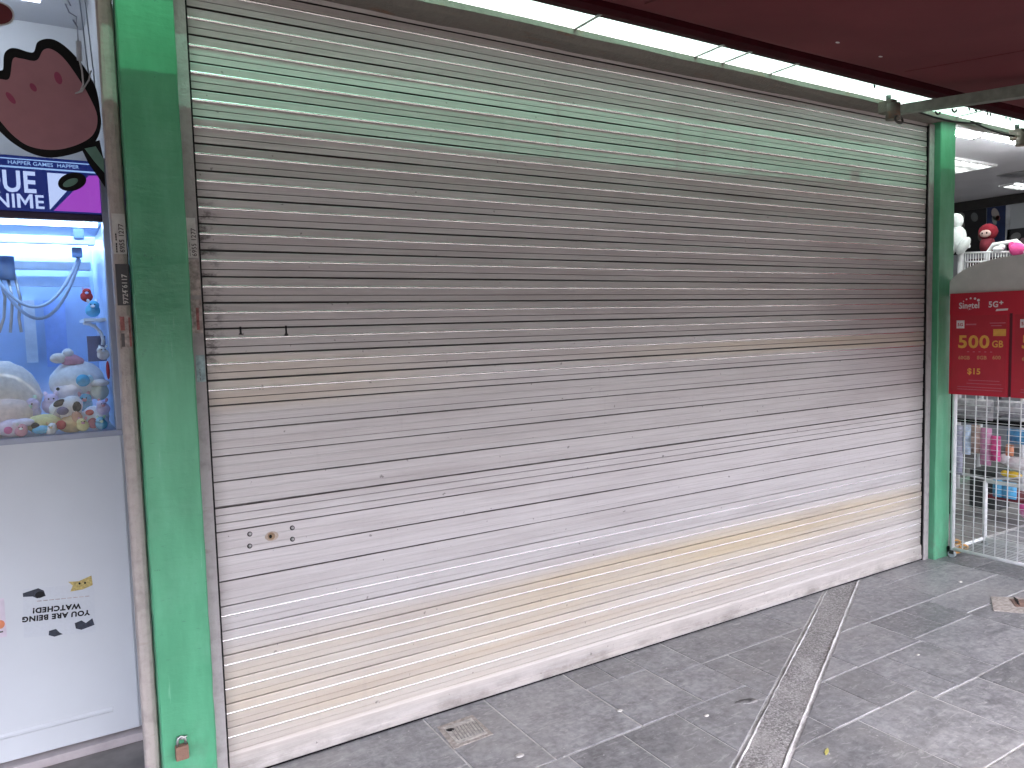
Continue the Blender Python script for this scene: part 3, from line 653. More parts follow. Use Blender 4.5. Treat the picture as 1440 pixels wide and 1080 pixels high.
cm = empty('claw_machine', (-.22, .85, 0), 'white claw machine with a lit blue window left of the columns', 'claw machine')
CX0, CX1, CY = -.66, .222, .45
c = MB(); c.box((CX0, CY+.012, .03), (CX1, 1.25, 1.075), .004); c.build('cabinet', M_WHITE, cm)
dp = MB().box((CX0+.01, CY, .035), (CX1-.008, CY+.012, 1.066), .003).build('door_panel', M_WHITE, cm)
lip = MB()
lip.prism([(.450, .112), (.446, .118), (.446, .124), (.450, .130)], lambda u, v, d: (d, u, v), CX0+.03, .135); lip.build('pressed_ridge', M_WHITE, dp)
MB().box((CX0-.02, .417, -.001), (.23, 1.25, .028), .003).build('plinth', simple('plinth', (.42, .38, .38), .6), cm)
# window frame
for a, b in (((CX0, CY-.004, 1.062), (CX1, CY+.03, 1.082)), ((.2005, CY-.006, 1.082), (.2385, CY+.05, 1.985)), ((CX0, CY-.006, 1.082), (CX0+.04, CY+.05, 1.985)), ((CX0+.04, CY-.003, 1.776), (.2005, CY+.03, 1.800))):
    MB().box(a, b, .004).build('window_frame', M_SLATE_FRAME if b[2] > 1.9 or b[2] < 1.1 else simple('dark_violet_bar', (.02, .008, .035), .4), cm)
M_IN = simple('machine_inner_panel', (.50, .66, .92), .5, var=.10, scale=5)
inner = MB().box((CX0, 1.20, 1.075), (CX1, 1.25, 1.985)); inner.build('back_panel', M_IN, cm)
MB().box((.205, .50, 1.078), (.218, 1.20, 1.78)).build('side_panel', simple('clear_side', (.60, .68, .85), .3, var=.08), cm)
MB().box((CX0, .50, 1.078), (CX0+.012, 1.20, 1.78)).build('side_panel', M_IN, cm)
MB().box((CX0, .485, 1.785), (CX1-.01, 1.20, 1.80)).build('top_panel', M_IN, cm)
MB().box((CX0+.04, CY+.012, 1.082), (.2005, CY+.016, 1.776)).build('window_glass', M_GLASS, cm)
M_LED = emissive('blue_white_led', (15, 21, 30))
for y in (.52, 1.15):
    MB().box((CX0+.03, y, 1.768), (.19, y+.02, 1.783)).build('led_strip', M_LED, cm)
# gantry rails, carriage, cable
M_GAN = simple('gantry_white', (.62, .74, .88), .35, var=.08)
for (y, z, h, d_) in ((.60, 1.715, .028, .04), (.95, 1.655, .03, .05), (1.1, 1.60, .04, .03)):
    MB().box((CX0+.02, y, z), (.185, y+d_, z+h), .003).build('gantry_rail', M_GAN, cm)
for (x, y, z) in ((.120, .59, 1.735), (.113, .63, 1.675)):
    MB().box((x, y, z), (x+.032, y+.03, z+.034), .003).build('carriage_block', simple('blue_carriage', (.10, .18, .38), .5), cm)
M_CAB = simple('pale_blue_cable', (.42, .52, .68), .4)
for (p, q, dz, y) in (((-.14, 1.66), (.135, 1.680), -.165, .66), ((-.12, 1.63), (.138, 1.672), -.185, .68)):
    P = [(p[0]+(q[0]-p[0])*t, y, p[1]+(q[1]-p[1])*t+dz*4*t*(1-t)) for t in (i/24 for i in range(25))]
    MB().tube(P, .0055, 8).build('looped_cable', M_CAB, cm)
for k in range(3):
    a = (-.105+.022*k, .72)
    MB().tube([(a[0], a[1], 1.62), (a[0]+.012, a[1], 1.54), (a[0]+.004, a[1], 1.47), (a[0]-.012+.01*k, a[1]-.01, 1.42)], .005, 7).build('claw_finger', M_STEEL, cm)
MB().tube([(-.085, .72, 1.60), (-.085, .72, 1.68)], .028, 12).build('claw_hub', simple('hub_blue', (.2, .28, .45), .4), cm)
sh_ = MB().box((.135, .62, 1.452), (.204, .98, 1.462)).build('prize_shelf', M_WHT, cm)
MB().tube([(.136, .64, 1.45)]+[(.136+.055*math.sin(t), .64, 1.385+.06*math.cos(t)) for t in (math.pi*i/10 for i in range(0, 7))], .006, 6).build('chute_arch', M_WHT, cm)
MB().box((.142, .66, 1.31), (.2, .68, 1.40)).build('chute_door', simple('chute_grey', (.12, .12, .22), .4), cm)
for (a, b, col, nm) in (((.020, 1.19, 1.28), (.095, 1.199, 1.55), (.36, .52, .95), 'blue_back_board'), ((-.05, 1.18, 1.30), (-.01, 1.199, 1.55), (.85, .88, .92), 'white_back_strip')):
    MB().box(a, b).build(nm, simple(nm, col, .5), cm)
# marquee
mq = MB().box((CX0+.04, CY+.004, 1.800), (.2005, CY+.03, 1.972)).build('marquee', emissive('marquee_blue', (.006, .016, .12)), cm)
M_LET = emissive('marquee_white', (.52, .62, .98)); M_PUR = emissive('marquee_purple', (.34, .06, .50)); M_LINE = emissive('marquee_line', (.30, .48, .85))
ym = CY+.0034
for (z0, z1) in ((1.9335, 1.9385), (1.960, 1.9630)):
    MB().prism(rect(CX0+.04, z0, .199, z1), FRONT(ym), -.0008, .0006).build('marquee_line', M_LINE, mq)
text('HAPPER GAMES  HAPPER', .0165, MF(-.052, ym, 1.9445), M_LINE, 'marquee_small_text', mq, .0001, sx=1.06)
text('QUE', .092, MF(-.1335, ym, 1.860), M_LET, 'marquee_big_text', mq, .0022, sx=.80)
text('NI', .060, MF(-.094, ym, 1.8105), M_LET, 'marquee_lower_text', mq, .0010, sx=.90)
mx0, mx1, mz0, mh, ms = -.0340, .0085, 1.8100, .0435, .0085
for q_ in ([(mx0, mz0), (mx0+ms, mz0), (mx0+ms, mz0+mh), (mx0, mz0+mh)], [(mx1-ms, mz0), (mx1, mz0), (mx1, mz0+mh), (mx1-ms, mz0+mh)],
           [(mx0+ms, mz0+mh), (mx0+ms, mz0+mh-.013), ((mx0+mx1)/2, mz0+.008), ((mx0+mx1)/2, mz0+.022)], [(mx1-ms, mz0+mh), ((mx0+mx1)/2, mz0+.022), ((mx0+mx1)/2, mz0+.008), (mx1-ms, mz0+mh-.013)]):
    MB().prism(q_, FRONT(ym), -.0008, .0006).build('marquee_letter_stroke', M_LET, mq)
text('E', .060, MF(.0125, ym, 1.8105), M_LET, 'marquee_lower_text', mq, .0010, sx=.90)
MB().prism([(.0525, 1.925), (.148, 1.925), (.0535, 1.808)], FRONT(ym), -.0008, .0006).build('white_triangle', M_LET, mq)
MB().prism([(.170, 1.925), (.199, 1.927), (.199, 1.806), (.064, 1.806)], FRONT(ym), -.0008, .0006).build('purple_wedge', M_PUR, mq)

# security notice, upside down on the door panel, and its neighbour
yd = CY-.0006
cc = empty('notice', (0, yd, .41), 'upside-down YOU ARE BEING WATCHED notice on the white machine door', 'notice')
MB().prism([(-.104, .432), (.099, .402), (.104, .572), (-.097, .592)], FRONT(yd), -.0004, .0004).build('notice_sheet', simple('notice_white', (.53, .56, .59), .35, var=.03, scale=120), cc)
tl = R(180-5.5)
text('YOU ARE BEING', .0235, MF(.086, yd-.0007, .4815, tl), M_INK, 'print', cc, .0011, sx=1.02)
text('WATCHED!', .0235, MF(.061, yd-.0007, .5095, tl), M_INK, 'print', cc, .0011, sx=1.02)
for q_ in range(9): MB().prism([(.088-.017*q_, .5285+.0016*q_), (.075-.017*q_, .5298+.0016*q_), (.075-.017*q_, .5322+.0016*q_), (.088-.017*q_, .5309+.0016*q_)], FRONT(yd), -.0009, .0002).build('fine_print', M_FADE, cc)
M_NV = simple('navy_ink', (.015, .022, .04), .5, var=.5, scale=90); M_YL = simple('yellow_print', (.46, .36, .12), .5, var=.3, scale=150)
MB().prism([(-.098, .578), (-.055, .586), (-.040, .575), (-.036, .556), (-.060, .553), (-.072, .562), (-.098, .566)], FRONT(yd), -.0009, .0002).build('camera_icon', M_NV, cc)
MB().prism(ellipse(-.052, .564, .013, .011), FRONT(yd-.0004), -.0009, .0002).build('camera_lens_icon', M_INK, cc)
MB().prism([(.040, .447), (.060, .452), (.072, .440), (.092, .452), (.097, .428), (.078, .424), (.058, .420), (.042, .428)], FRONT(yd), -.0009, .0002).build('camera_icon', M_NV, cc)
MB().prism([(-.034, .438), (-.014, .440), (-.005, .426), (.004, .418), (-.020, .415), (-.036, .424)], FRONT(yd), -.0009, .0002).build('camera_icon', M_NV, cc)
MB().prism([(.030, .590), (.060, .586), (.098, .598), (.100, .565), (.070, .556), (.034, .556), (.042, .575)], FRONT(yd), -.0009, .0002).build('face_icon', M_YL, cc)
for (x, z) in ((.062, .578), (.078, .577)): MB().prism(ellipse(x, z, .003, .004), FRONT(yd-.0004), -.0009, .0002).build('eye_icon', M_INK, cc)
pn = empty('notice', (-.165, yd, .445), 'pale pink notice cut by the left edge of the picture', 'notice')
MB().prism(rect(-.215, .447, -.149, .573), FRONT(yd), -.0004, .0004).build('notice_sheet', simple('pink_notice', (.62, .55, .62), .5), pn)
MB().prism(ellipse(-.164, .490, .012, .014), FRONT(yd-.0003), -.0006, .0002).build('orange_mark', simple('orange_print', (.65, .22, .10), .5), pn)
MB().prism(rect(-.205, .463, -.158, .468), FRONT(yd-.0003), -.0006, .0002).build('grey_line', M_PRN, pn)

# plush toys behind the window
def plush(label, parts, group='plush prizes in the claw machine'):
    b0 = parts[0]; loc = (b0[1][0], b0[1][1], b0[1][2]-b0[2][2])
    e = empty('plush_toy', loc, label, 'plush toy', group)
    for (nm, c_, r_, col, *rest) in parts:
        mname = 'plush_%03d_%03d_%03d' % tuple(int(v*100) for v in col)
        MB().ell(c_, r_, 16, 10, rest[0] if rest else None, .07).build(nm, simple(mname, col, .95, var=.10, scale=60, bmp=.5, spec=.1), e)
    return e
RX = lambda d: Matrix.Rotation(R(d), 3, 'Y')
WHT_, CRM, PNK, BLU, YEL, RED_, BLK, ORG_ = (.78, .78, .78), (.78, .72, .66), (.72, .36, .42), (.14, .48, .72), (.76, .68, .32), (.52, .06, .06), (.01, .01, .012), (.72, .50, .26)
plush('big cream round plush at the left edge of the lit window', [('body', (-.13, .66, 1.20), (.125, .11, .125), CRM), ('belly', (-.12, .58, 1.15), (.09, .06, .06), (.78, .64, .58)), ('foot', (-.10, .58, 1.105), (.05, .04, .025), PNK)])
plush('white plush whale wearing a pink and cream bow', [('body', (.105, .68, 1.24), (.088, .08, .075), WHT_), ('head', (.085, .66, 1.215), (.06, .06, .05), (.74, .72, .80)), ('bow', (.088, .66, 1.318), (.042, .03, .022), PNK, RX(15)), ('bow_loop', (.052, .65, 1.326), (.028, .022, .018), CRM), ('bow_knot', (.080, .65, 1.342), (.018, .018, .017), WHT_), ('eye', (.042, .603, 1.222), (.006, .004, .006), BLK)])
plush('small blue ball plush in front of the white whale', [('body', (.118, .58, 1.248), (.022, .02, .021), BLU), ('tail', (.138, .585, 1.252), (.012, .01, .014), (.5, .75, .8))])
plush('white and black plush dog lying near the window middle', [('body', (.06, .57, 1.15), (.05, .045, .042), WHT_), ('head', (.078, .55, 1.168), (.035, .03, .032), WHT_), ('ear', (.044, .54, 1.178), (.021, .012, .012), BLK, RX(-20)), ('ear', (.092, .525, 1.163), (.014, .012, .018), BLK), ('leg', (.035, .54, 1.140), (.013, .013, .028), (.42, .38, .37), RX(20)), ('patch', (.05, .525, 1.152), (.018, .012, .014), (.16, .15, .28))])
plush('pale yellow plush at the bottom of the window left of the orange one', [('body', (-.005, .54, 1.112), (.055, .05, .033), YEL), ('paw', (-.012, .49, 1.098), (.03, .02, .014), BLU), ('nose', (-.030, .49, 1.112), (.012, .01, .011), BLK)])
plush('orange and red plush at the bottom middle of the window', [('body', (.075, .54, 1.105), (.045, .04, .03), ORG_), ('face', (.042, .498, 1.108), (.015, .01, .016), RED_), ('arm', (.09, .50, 1.13), (.016, .012, .02), (.55, .3, .2), RX(-25))])
plush('pink and white plush in the lower left corner of the window', [('body', (-.095, .53, 1.108), (.045, .04, .03), (.74, .62, .72)), ('paw', (-.062, .50, 1.125), (.032, .02, .014), (.78, .72, .80)), ('cheek', (-.105, .488, 1.105), (.012, .006, .012), (.7, .2, .4))])
plush('white plush with red patch in the lower right corner of the window', [('body', (.145, .55, 1.12), (.045, .045, .04), (.72, .76, .84)), ('patch', (.137, .507, 1.105), (.017, .008, .018), (.55, .16, .2)), ('patch', (.128, .507, 1.142), (.013, .008, .010), RED_), ('paw', (.168, .51, 1.105), (.018, .016, .022), (.55, .66, .88))])
plush('pale green boxy plush under the right shelf of the window', [('body', (.168, .60, 1.205), (.028, .03, .03), (.62, .68, .58)), ('cap', (.17, .60, 1.235), (.03, .03, .014), WHT_), ('ribbon', (.196, .575, 1.28), (.006, .02, .032), RED_)])

rt_ = random.Random(11); cols_ = [WHT_, CRM, PNK, BLU, YEL, RED_, ORG_, (.62, .55, .78), (.5, .72, .55)]
for (x_, y_, z_, s_, lab) in ((-.045, .60, 1.150, .034, 'small plush peeking between the cream plush and the dog'), (.020, .62, 1.165, .030, 'small plush behind the dog in the window'), (.118, .60, 1.165, .026, 'small plush right of the dog under the whale'), (.170, .52, 1.150, .022, 'little plush leaning on the right window post'),
    (.105, .49, 1.100, .019, 'little plush at the sill right of the orange one'), (.012, .485, 1.095, .017, 'little plush at the sill under the dog'), (-.070, .485, 1.098, .018, 'little plush at the sill near the left edge'), (.185, .58, 1.335, .020, 'tiny plush hanging by the right shelf'), (.165, .64, 1.490, .024, 'plush sitting on the upper right shelf'), (.150, .66, 1.540, .020, 'plush stacked on top of the shelf plush'), (.160, .492, 1.100, .019, 'little plush in the right sill corner')):
    c1, c2 = rt_.choice(cols_), rt_.choice(cols_)
    plush(lab, [('body', (x_, y_, z_), (s_, s_*.9, s_*.95), c1), ('head', (x_+rt_.uniform(-.3, .3)*s_, y_-s_*.35, z_+s_*.75), (s_*.72, s_*.66, s_*.66), c1), ('ear', (x_-s_*.5, y_-s_*.3, z_+s_*1.35), (s_*.22, s_*.16, s_*.34), c2, RX(-20)), ('ear', (x_+s_*.5, y_-s_*.3, z_+s_*1.35), (s_*.22, s_*.16, s_*.34), c2, RX(20)), ('muzzle', (x_, y_-s_*.95, z_+s_*.6), (s_*.3, s_*.15, s_*.22), c2), ('eye', (x_-s_*.25, y_-s_*.98, z_+s_*.85), (s_*.09, s_*.06, s_*.09), BLK), ('eye', (x_+s_*.25, y_-s_*.98, z_+s_*.85), (s_*.09, s_*.06, s_*.09), BLK)])

# glass screen with a pink tulip drawn on it
gs = empty('glass_screen', (-.22, .40, 1.80), 'clear glass screen carrying the cartoon tulip above the claw machine window', 'glass')
MB().box((CX0, .400, 1.802), (.236, .405, 2.70)).build('glass_pane', M_GLASS, gs)
MB().box((CX0, .396, 2.700), (.236, .409, 2.716)).build('top_clip', M_STEEL, gs)
OUT = [(-.052, 2.212), (-.044, 2.219), (-.039, 2.261), (-.024, 2.281), (-.004, 2.285), (.025, 2.279), (.04, 2.283), (.051, 2.313), (.079, 2.328), (.107, 2.324), (.14, 2.299), (.177, 2.252), (.204, 2.192), (.211, 2.124), (.21, 2.072), (.189, 2.021), (.143, 1.987), (.068, 1.963), (.013, 1.971), (-.033, 1.998), (-.064, 2.029), (-.11, 2.085), (-.117, 2.146), (-.089, 2.196)]
INN = [(-.054, 2.186), (-.03, 2.192), (-.017, 2.251), (.003, 2.256), (.044, 2.256), (.065, 2.291), (.088, 2.297), (.118, 2.276), (.15, 2.229), (.18, 2.173), (.202, 2.107), (.189, 2.05), (.144, 2.012), (.079, 1.988), (.014, 1.991), (-.028, 2.018), (-.062, 2.061), (-.091, 2.108), (-.092, 2.15), (-.076, 2.179)]
fs_ = empty('tulip_sticker', (.05, .3995, 1.88), 'big pink cartoon tulip sticker with thick black outline on the glass', 'sticker')
M_SPINK = simple('tulip_pink', (.46, .22, .25), .6, var=.05); M_SMAG = simple('tulip_magenta', (.38, .07, .14), .6, var=.1); M_SGRN = simple('tulip_green', (.16, .32, .24), .6)
yg = .3993
MB().prism(catmull(OUT), FRONT(yg), -.0006, .0003).build('outline', M_BLACK, fs_)
MB().prism(catmull(INN), FRONT(yg-.0007), -.0006, .0003).build('petals', M_SPINK, fs_)
for cx_, cz_, a_, b_, r_ in ((-.030, 2.133, .019, .008, -1.0), (.031, 2.173, .013, .008, -1.1), (.100, 2.211, .019, .010, -1.35)):
    MB().prism(ellipse(cx_, cz_, a_, b_, r_), FRONT(yg-.0014), -.0006, .0003).build('petal_mark', M_SMAG, fs_)
MB().prism([(.148, 2.006), (.204, 2.031), (.2125, 1.967), (.212, 1.880), (.193, 1.913), (.169, 1.952)], FRONT(yg+.0001), -.0006, .0002).build('stem_outline', M_BLACK, fs_)
MB().prism([(.160, 2.000), (.192, 2.010), (.2115, 1.973), (.2115, 1.928), (.185, 1.962)], FRONT(yg-.0007), -.0006, .0002).build('stem', M_SGRN, fs_)
MB().prism(ellipse(.119, 1.892, .042, .027, .42), FRONT(yg), -.0006, .0003).build('leaf_outline', M_BLACK, fs_)
MB().prism(ellipse(.114, 1.889, .024, .0105, .52), FRONT(yg-.0007), -.0006, .0003).build('leaf', M_SGRN, fs_)
rs = empty('round_sticker', (-.05, .3993, 2.34), 'dark red round sticker at the top left edge of the glass', 'sticker')
MB().prism(ellipse(-.047, 2.381, .043, .036, .2), FRONT(yg), -.0006, .0003).build('rim', M_PAPER, rs); MB().prism(ellipse(-.047, 2.381, .038, .031, .2), FRONT(yg-.0007), -.0006, .0003).build('disc', simple('dark_red_disc', (.10, .008, .012), .5), rs)
hc = empty('hanging_cord', (.15, .36, 2.16), 'thin grey cord with an inline switch hanging before the tulip', 'cord')
M_CORD = simple('grey_cord', (.33, .36, .42), .5)
MB().tube([(.120, .36, 2.62), (.133, .36, 2.46), (.146, .36, 2.425), (.132, .362, 2.43), (.140, .36, 2.405), (.160, .36, 2.395), (.158, .36, 2.372), (.150, .36, 2.385), (.160, .36, 2.365), (.160, .36, 2.322)], .0022, 6).build('upper_cord', M_CORD, hc)
MB().box((.153, .355, 2.262), (.168, .365, 2.322), .003).build('inline_switch', simple('switch_grey', (.42, .44, .47), .5), hc)
MB().tube([(.160, .36, 2.262), (.165, .36, 2.235), (.166, .36, 2.19), (.156, .36, 2.168), (.143, .36, 2.160), (.160, .355, 2.166), (.182, .355, 2.205), (.190, .355, 2.235)], .0026, 6).build('lower_cord', simple('pale_cord', (.55, .55, .56), .5), hc)
for i, (xa, lab) in enumerate(((.165, 'thin wire hanging behind the glass right of the cord'), (.180, 'second thin wire hanging behind the glass beside the frame'))):
    tag(MB().tube([(xa, .43, 2.68), (xa+.012, .43, 2.45), (xa+.022, .43, 2.25), (xa+.026, .43, 2.06)], .0022, 6).build('wire', M_CORD), lab, 'wire')

# ------------------------------------------------------------------ right shop
structure(MB().box((4.42, .03, 2.60), (8.7, 5.0, 2.7)).build('shop_ceiling', M_CEIL))
tag(MB().box((8.55, -.2, 0), (8.68, 5.0, 2.6)).build('shop_wall', simple('far_wall', (.36, .38, .40), .7, var=.06, scale=3)), 'far grey wall inside the shop on the right', 'wall')
tag(MB().box((4.30, .125, 0), (4.41, 5.0, 2.6)).build('party_wall', M_WALL), 'wall running back behind the right green column', 'wall')
tag(MB().box((4.41, 4.9, 0), (8.55, 5.0, 2.6)).build('back_wall', M_WALL), 'white back wall of the shop on the right', 'wall')
tag(MB().box((8.52, .6, 2.50), (8.548, 3.6, 2.598)).build('cornice', M_DARK), 'dark cornice strip along the far shop wall', 'trim')
M_TUBE = emissive('shop_tube', (125, 128, 130))
for (x0_, x1_, y_, z_, lab) in ((4.45, 5.06, .190, 2.503, 'bright tube light on the shop ceiling nearest the right column'), (5.04, 6.3, .140, 2.503, 'long bright tube light on the shop ceiling at the right edge')):
    e = empty('tube_light', ((x0_+x1_)/2, y_, z_-.02), lab, 'light', 'tube lights in the right shop')
    MB().box((x0_, y_-.022, z_+.010), (x1_, y_+.022, z_+.034), .004).build('light_body', M_WHT, e)
    for xx in (x0_+.12, x1_-.12): MB().tube([(xx, y_, z_+.034), (xx, y_, 2.5995)], .004, 6).build('hanger', M_STEEL, e)
    MB().tube([(x0_+.02, y_, z_), (x1_-.02, y_, z_)], .0135, 10).build('light_tube', M_TUBE, e)
    for xx in (x0_, x1_-.02): MB().box((xx, y_-.016, z_-.016), (xx+.02, y_+.016, z_+.012)).build('end_cap', M_DARK, e)
def louvre(x0_, x1_, y0_, y1_, lab):
    e = empty('louvre_light', ((x0_+x1_)/2, (y0_+y1_)/2, 2.585), lab, 'light', 'louvred ceiling lights in the right shop')
    for a, b in (((x0_, y0_, 2.580), (x1_, y0_+.02, 2.599)), ((x0_, y1_-.02, 2.580), (x1_, y1_, 2.599)), ((x0_, y0_+.02, 2.580), (x0_+.02, y1_-.02, 2.599)), ((x1_-.02, y0_+.02, 2.580), (x1_, y1_-.02, 2.599))): MB().box(a, b).build('frame', M_WHT, e)
    for q in (.28, .72):
        y_ = y0_+(y1_-y0_)*q; MB().box((x0_+.03, y_-.05, 2.594), (x1_-.03, y_+.05, 2.5985)).build('light_tube', emissive('louvre_tube', (6, 6.4, 6.4)), e)
    n_ = int((x1_-x0_)/.12)
    for i in range(1, n_): x_ = x0_+(x1_-x0_)*i/n_; MB().box((x_-.004, y0_+.02, 2.570), (x_+.004, y1_-.02, 2.592)).build('louvre_blade', M_STEEL, e)
louvre(5.55, 6.68, .84, 1.20, 'louvred ceiling light behind the right column'); louvre(7.8, 8.2, 1.25, 1.37, 'small far louvred ceiling light near the far wall')
tag(MB().box((7.2, .84, 2.592), (7.5, 1.1, 2.599)).build('ceiling_vent', M_STEEL), 'flat grey vent in the shop ceiling', 'vent')
# posters on the far wall
def poster(y0_, z0_, y1_, z1_, col, lab, spots=()):
    e = empty('poster', (8.54, (y0_+y1_)/2, z0_), lab, 'poster'); MB().box((8.535, y0_, z0_), (8.548, y1_, z1_)).build('poster_sheet', simple('poster_%d' % int(y0_*100), col, .5, var=.3, scale=8), e)
    for (yy, zz, a, b, c_) in spots: MB().prism(ellipse(-yy, zz, a, b, .3, 14), SIDE(8.534), -.001, .002).build('figure', simple('fig_%d_%d' % (int(c_[0]*99), int(c_[1]*99)), c_, .6), e)
poster(1.66, 2.05, 1.845, 2.53, (.012, .025, .085), 'dark blue poster with a pale figure on the far wall', [(1.76, 2.42, .035, .07, (.30, .27, .26)), (1.735, 2.38, .02, .03, (.35, .10, .10)), (1.77, 2.36, .02, .05, (.28, .30, .30))])
poster(1.855, 2.04, 2.30, 2.55, (.010, .010, .011), 'black poster board with grey figures behind the right column', [(2.12, 2.44, .05, .05, (.16, .17, .16)), (2.10, 2.36, .03, .05, (.12, .12, .11)), (1.97, 2.42, .035, .05, (.10, .11, .11)), (1.90, 2.2, .03, .05, (.14, .11, .1))])
poster(1.25, 2.03, 1.645, 2.25, (.012, .012, .014), 'low black poster at the right edge of the far wall', [(1.56, 2.17, .05, .04, (.16, .16, .16)), (1.49, 2.12, .03, .03, (.30, .2, .22))])
poster(1.62, 2.02, 1.66, 2.56, (.45, .47, .50), 'narrow pale upright strip between the blue and low black posters')

# mid display rack with baskets, plushes on top
dk = empty('display_rack', (6.2, .65, 0), 'white tubular display rack with wire baskets inside the shop', 'rack')
MB().tube([(6.2, .86, 0), (6.2, .86, 1.86), (6.2, .84, 1.92), (6.2, .80, 1.93)], .022, 10).build('post', M_WHT, dk)
MB().tube([(6.2, .70, 0), (6.2, .66, 1.86), (6.2, .62, 1.915), (6.2, .46, 1.925), (6.2, .41, 1.88), (6.2, .38, 0)], .016, 10).build('pipe_loop', M_WHT, dk)
for z in (1.87, 1.80, 1.70, 1.60, 1.5): MB().tube([(6.15, .80, z), (6.15, .38, z-.03)], .007 if z in (1.87, 1.80) else .004, 6).build('basket_wire', M_WHT, dk)
for i in range(22): y = .80-.02*i; MB().tube([(6.15, y, 1.40), (6.15, y, 1.87-.03*(.80-y)/.42)], .0025, 5).build('basket_wire', M_WHT, dk)
MB().box((6.2, .40, 1.42), (6.55, .80, 1.82)).build('basket_back', simple('basket_goods', (.07, .045, .045), .8, var=.6, scale=40), dk)
plush('white plush bear draped on the display rack post', [('body', (6.12, .85, 1.98), (.06, .07, .10), (.56, .60, .57)), ('head', (6.12, .87, 2.12), (.05, .065, .06), (.56, .60, .57)), ('arm', (6.10, .79, 1.92), (.04, .035, .075), (.56, .60, .57), Matrix.Rotation(R(35), 3, 'X')), ('paw', (6.1, .88, 1.90), (.03, .03, .04), (.5, .54, .5))], 'plush toys on the display rack')
plush('red hooded doll standing behind the baskets', [('body', (6.35, .74, 1.93), (.05, .055, .07), (.16, .03, .04)), ('hood', (6.35, .735, 2.03), (.06, .068, .065), (.20, .02, .03)), ('face', (6.30, .73, 2.015), (.02, .042, .03), (.50, .36, .32)), ('eye', (6.282, .745, 2.018), (.004, .006, .007), BLK), ('eye', (6.282, .712, 2.018), (.004, .006, .007), BLK)], 'plush toys on the display rack')
plush('hot pink plush on top of the baskets at the right edge', [('body', (6.15, .43, 1.86), (.05, .05, .05), (.75, .10, .30)), ('ear', (6.15, .47, 1.89), (.02, .02, .03), (.75, .10, .30))], 'plush toys on the display rack')
plush('small white plush on top of the baskets', [('body', (6.15, .56, 1.875), (.03, .04, .022), (.85, .87, .88)), ('head', (6.15, .535, 1.888), (.02, .022, .02), (.85, .87, .88))], 'plush toys on the display rack')
# low shelf of packets seen through the wire rack
lo = empty('packet_stand', (5.35, .18, 0), 'low black stand holding packets behind the wire rack', 'stand')
MB().box((5.33, -.25, .660), (5.38, .48, .692)).build('hook_bar', M_BLACK, lo)
for y in (-.22, .45): MB().box((5.36, y-.015, 0), (5.39, y+.015, .95)).build('post', M_BLACK, lo)
MB().box((5.36, .145, .70), (5.385, .158, .95)).build('divider', M_BLACK, lo)
MB().box((5.34, -.25, .165), (5.62, .20, .185)).build('tray', simple('dark_red_tray', (.16, .02, .03), .5), lo)
MB().box((5.42, .18, .06), (5.6, .36, .33), .01).build('lower_crate', simple('dark_crate', (.05, .055, .055), .6, var=.5, scale=25), lo)
MB().tube([(5.36, .46, .30), (5.36, .2, .285), (5.34, .02, .33), (5.34, -.2, .34)], .008, 6).build('wire_front', M_WHT, lo)
def packet(y0_, z0_, y1_, z1_, col, lab, x_=5.30, band_=None):
    e = empty('packet', (x_, (y0_+y1_)/2, z0_), lab, 'packet', 'packets hanging on the low stand'); t = .022
    mb = MB(); yy0, yy1 = min(y0_, y1_), max(y0_, y1_); zz0, zz1 = min(z0_, z1_), max(z0_, z1_); n_ = 6
    for i in range(n_+1):                                          # a pillow pack, flat at its two seals
        v = i/n_; bul = math.sin(math.pi*v)**.6*t+.002; z = zz0+(zz1-zz0)*v
        for (yy, q) in ((yy0, .25), ((yy0+yy1)/2, 1), (yy1, .25)): mb.v.append(Vector((x_-bul*q, yy, z)))
        for (yy, q) in ((yy1, .2), (yy0, .2)): mb.v.append(Vector((x_+bul*q*.4+.002, yy, z)))
    for i in range(n_):
        for k in range(5): mb.f.append([i*5+k, i*5+(k+1) % 5, (i+1)*5+(k+1) % 5, (i+1)*5+k]); mb.sm.append(True)
    mb.f += [list(range(5)), list(range(n_*5, n_*5+5))]; mb.sm += [False, False]
    mb.build('wrapper', simple('pack_%d_%d_%d' % tuple(int(c_*99) for c_ in col), col, .35, var=.25, scale=35), e)
    if band_: MB().box((x_-t-.003, yy0+.01, zz0+(zz1-zz0)*.35), (x_-t*.4, yy1-.01, zz0+(zz1-zz0)*.6)).build('printed_band', simple('band_%d_%d' % (int(band_[0]*99), int(band_[2]*99)), band_, .4), e)
for a in ((.402, .690, .156, .830, (.40, .39, .40), 'wide grey carton at the top left behind the wires', 5.30, (.33, .32, .33)), (.140, .726, -.06, .832, (.34, .34, .36), 'grey carton at the top right behind the wires', 5.30, (.5, .5, .52)),
    (.40, .300, .345, .643, (.42, .42, .52), 'tall lilac packet nearest the right column'), (.340, .446, .294, .649, (.55, .66, .82), 'pale blue packet second from the right column'), (.290, .463, .234, .653, (.42, .30, .25), 'tan packet between the blue and pink packets', 5.30, (.5, .38, .33)),
    (.230, .392, .161, .640, (.62, .28, .44), 'long soft pink packet behind the wires'), (.158, .424, .100, .595, (.70, .09, .28), 'short hot pink packet behind the wires', 5.29, (.55, .05, .2)), (.065, .555, -.09, .650, (.07, .26, .48), 'blue packet at the right edge behind the wires'),
    (.072, .472, .026, .545, (.62, .24, .12), 'small orange packet under the blue one'), (.10, .186, .155, .300, (.10, .42, .66), 'bright blue pouch at the left end of the red tray', 5.32, None), (.012, .186, .098, .296, (.10, .40, .66), 'bright blue pouch at the right end of the red tray', 5.32, None)):
    packet(*a)
plush('round white soft toy above the red tray', [('body', (5.36, .03, .42), (.04, .085, .042), (.70, .66, .66)), ('head', (5.35, .10, .44), (.03, .035, .035), (.72, .70, .70))], 'toys on the low stand')
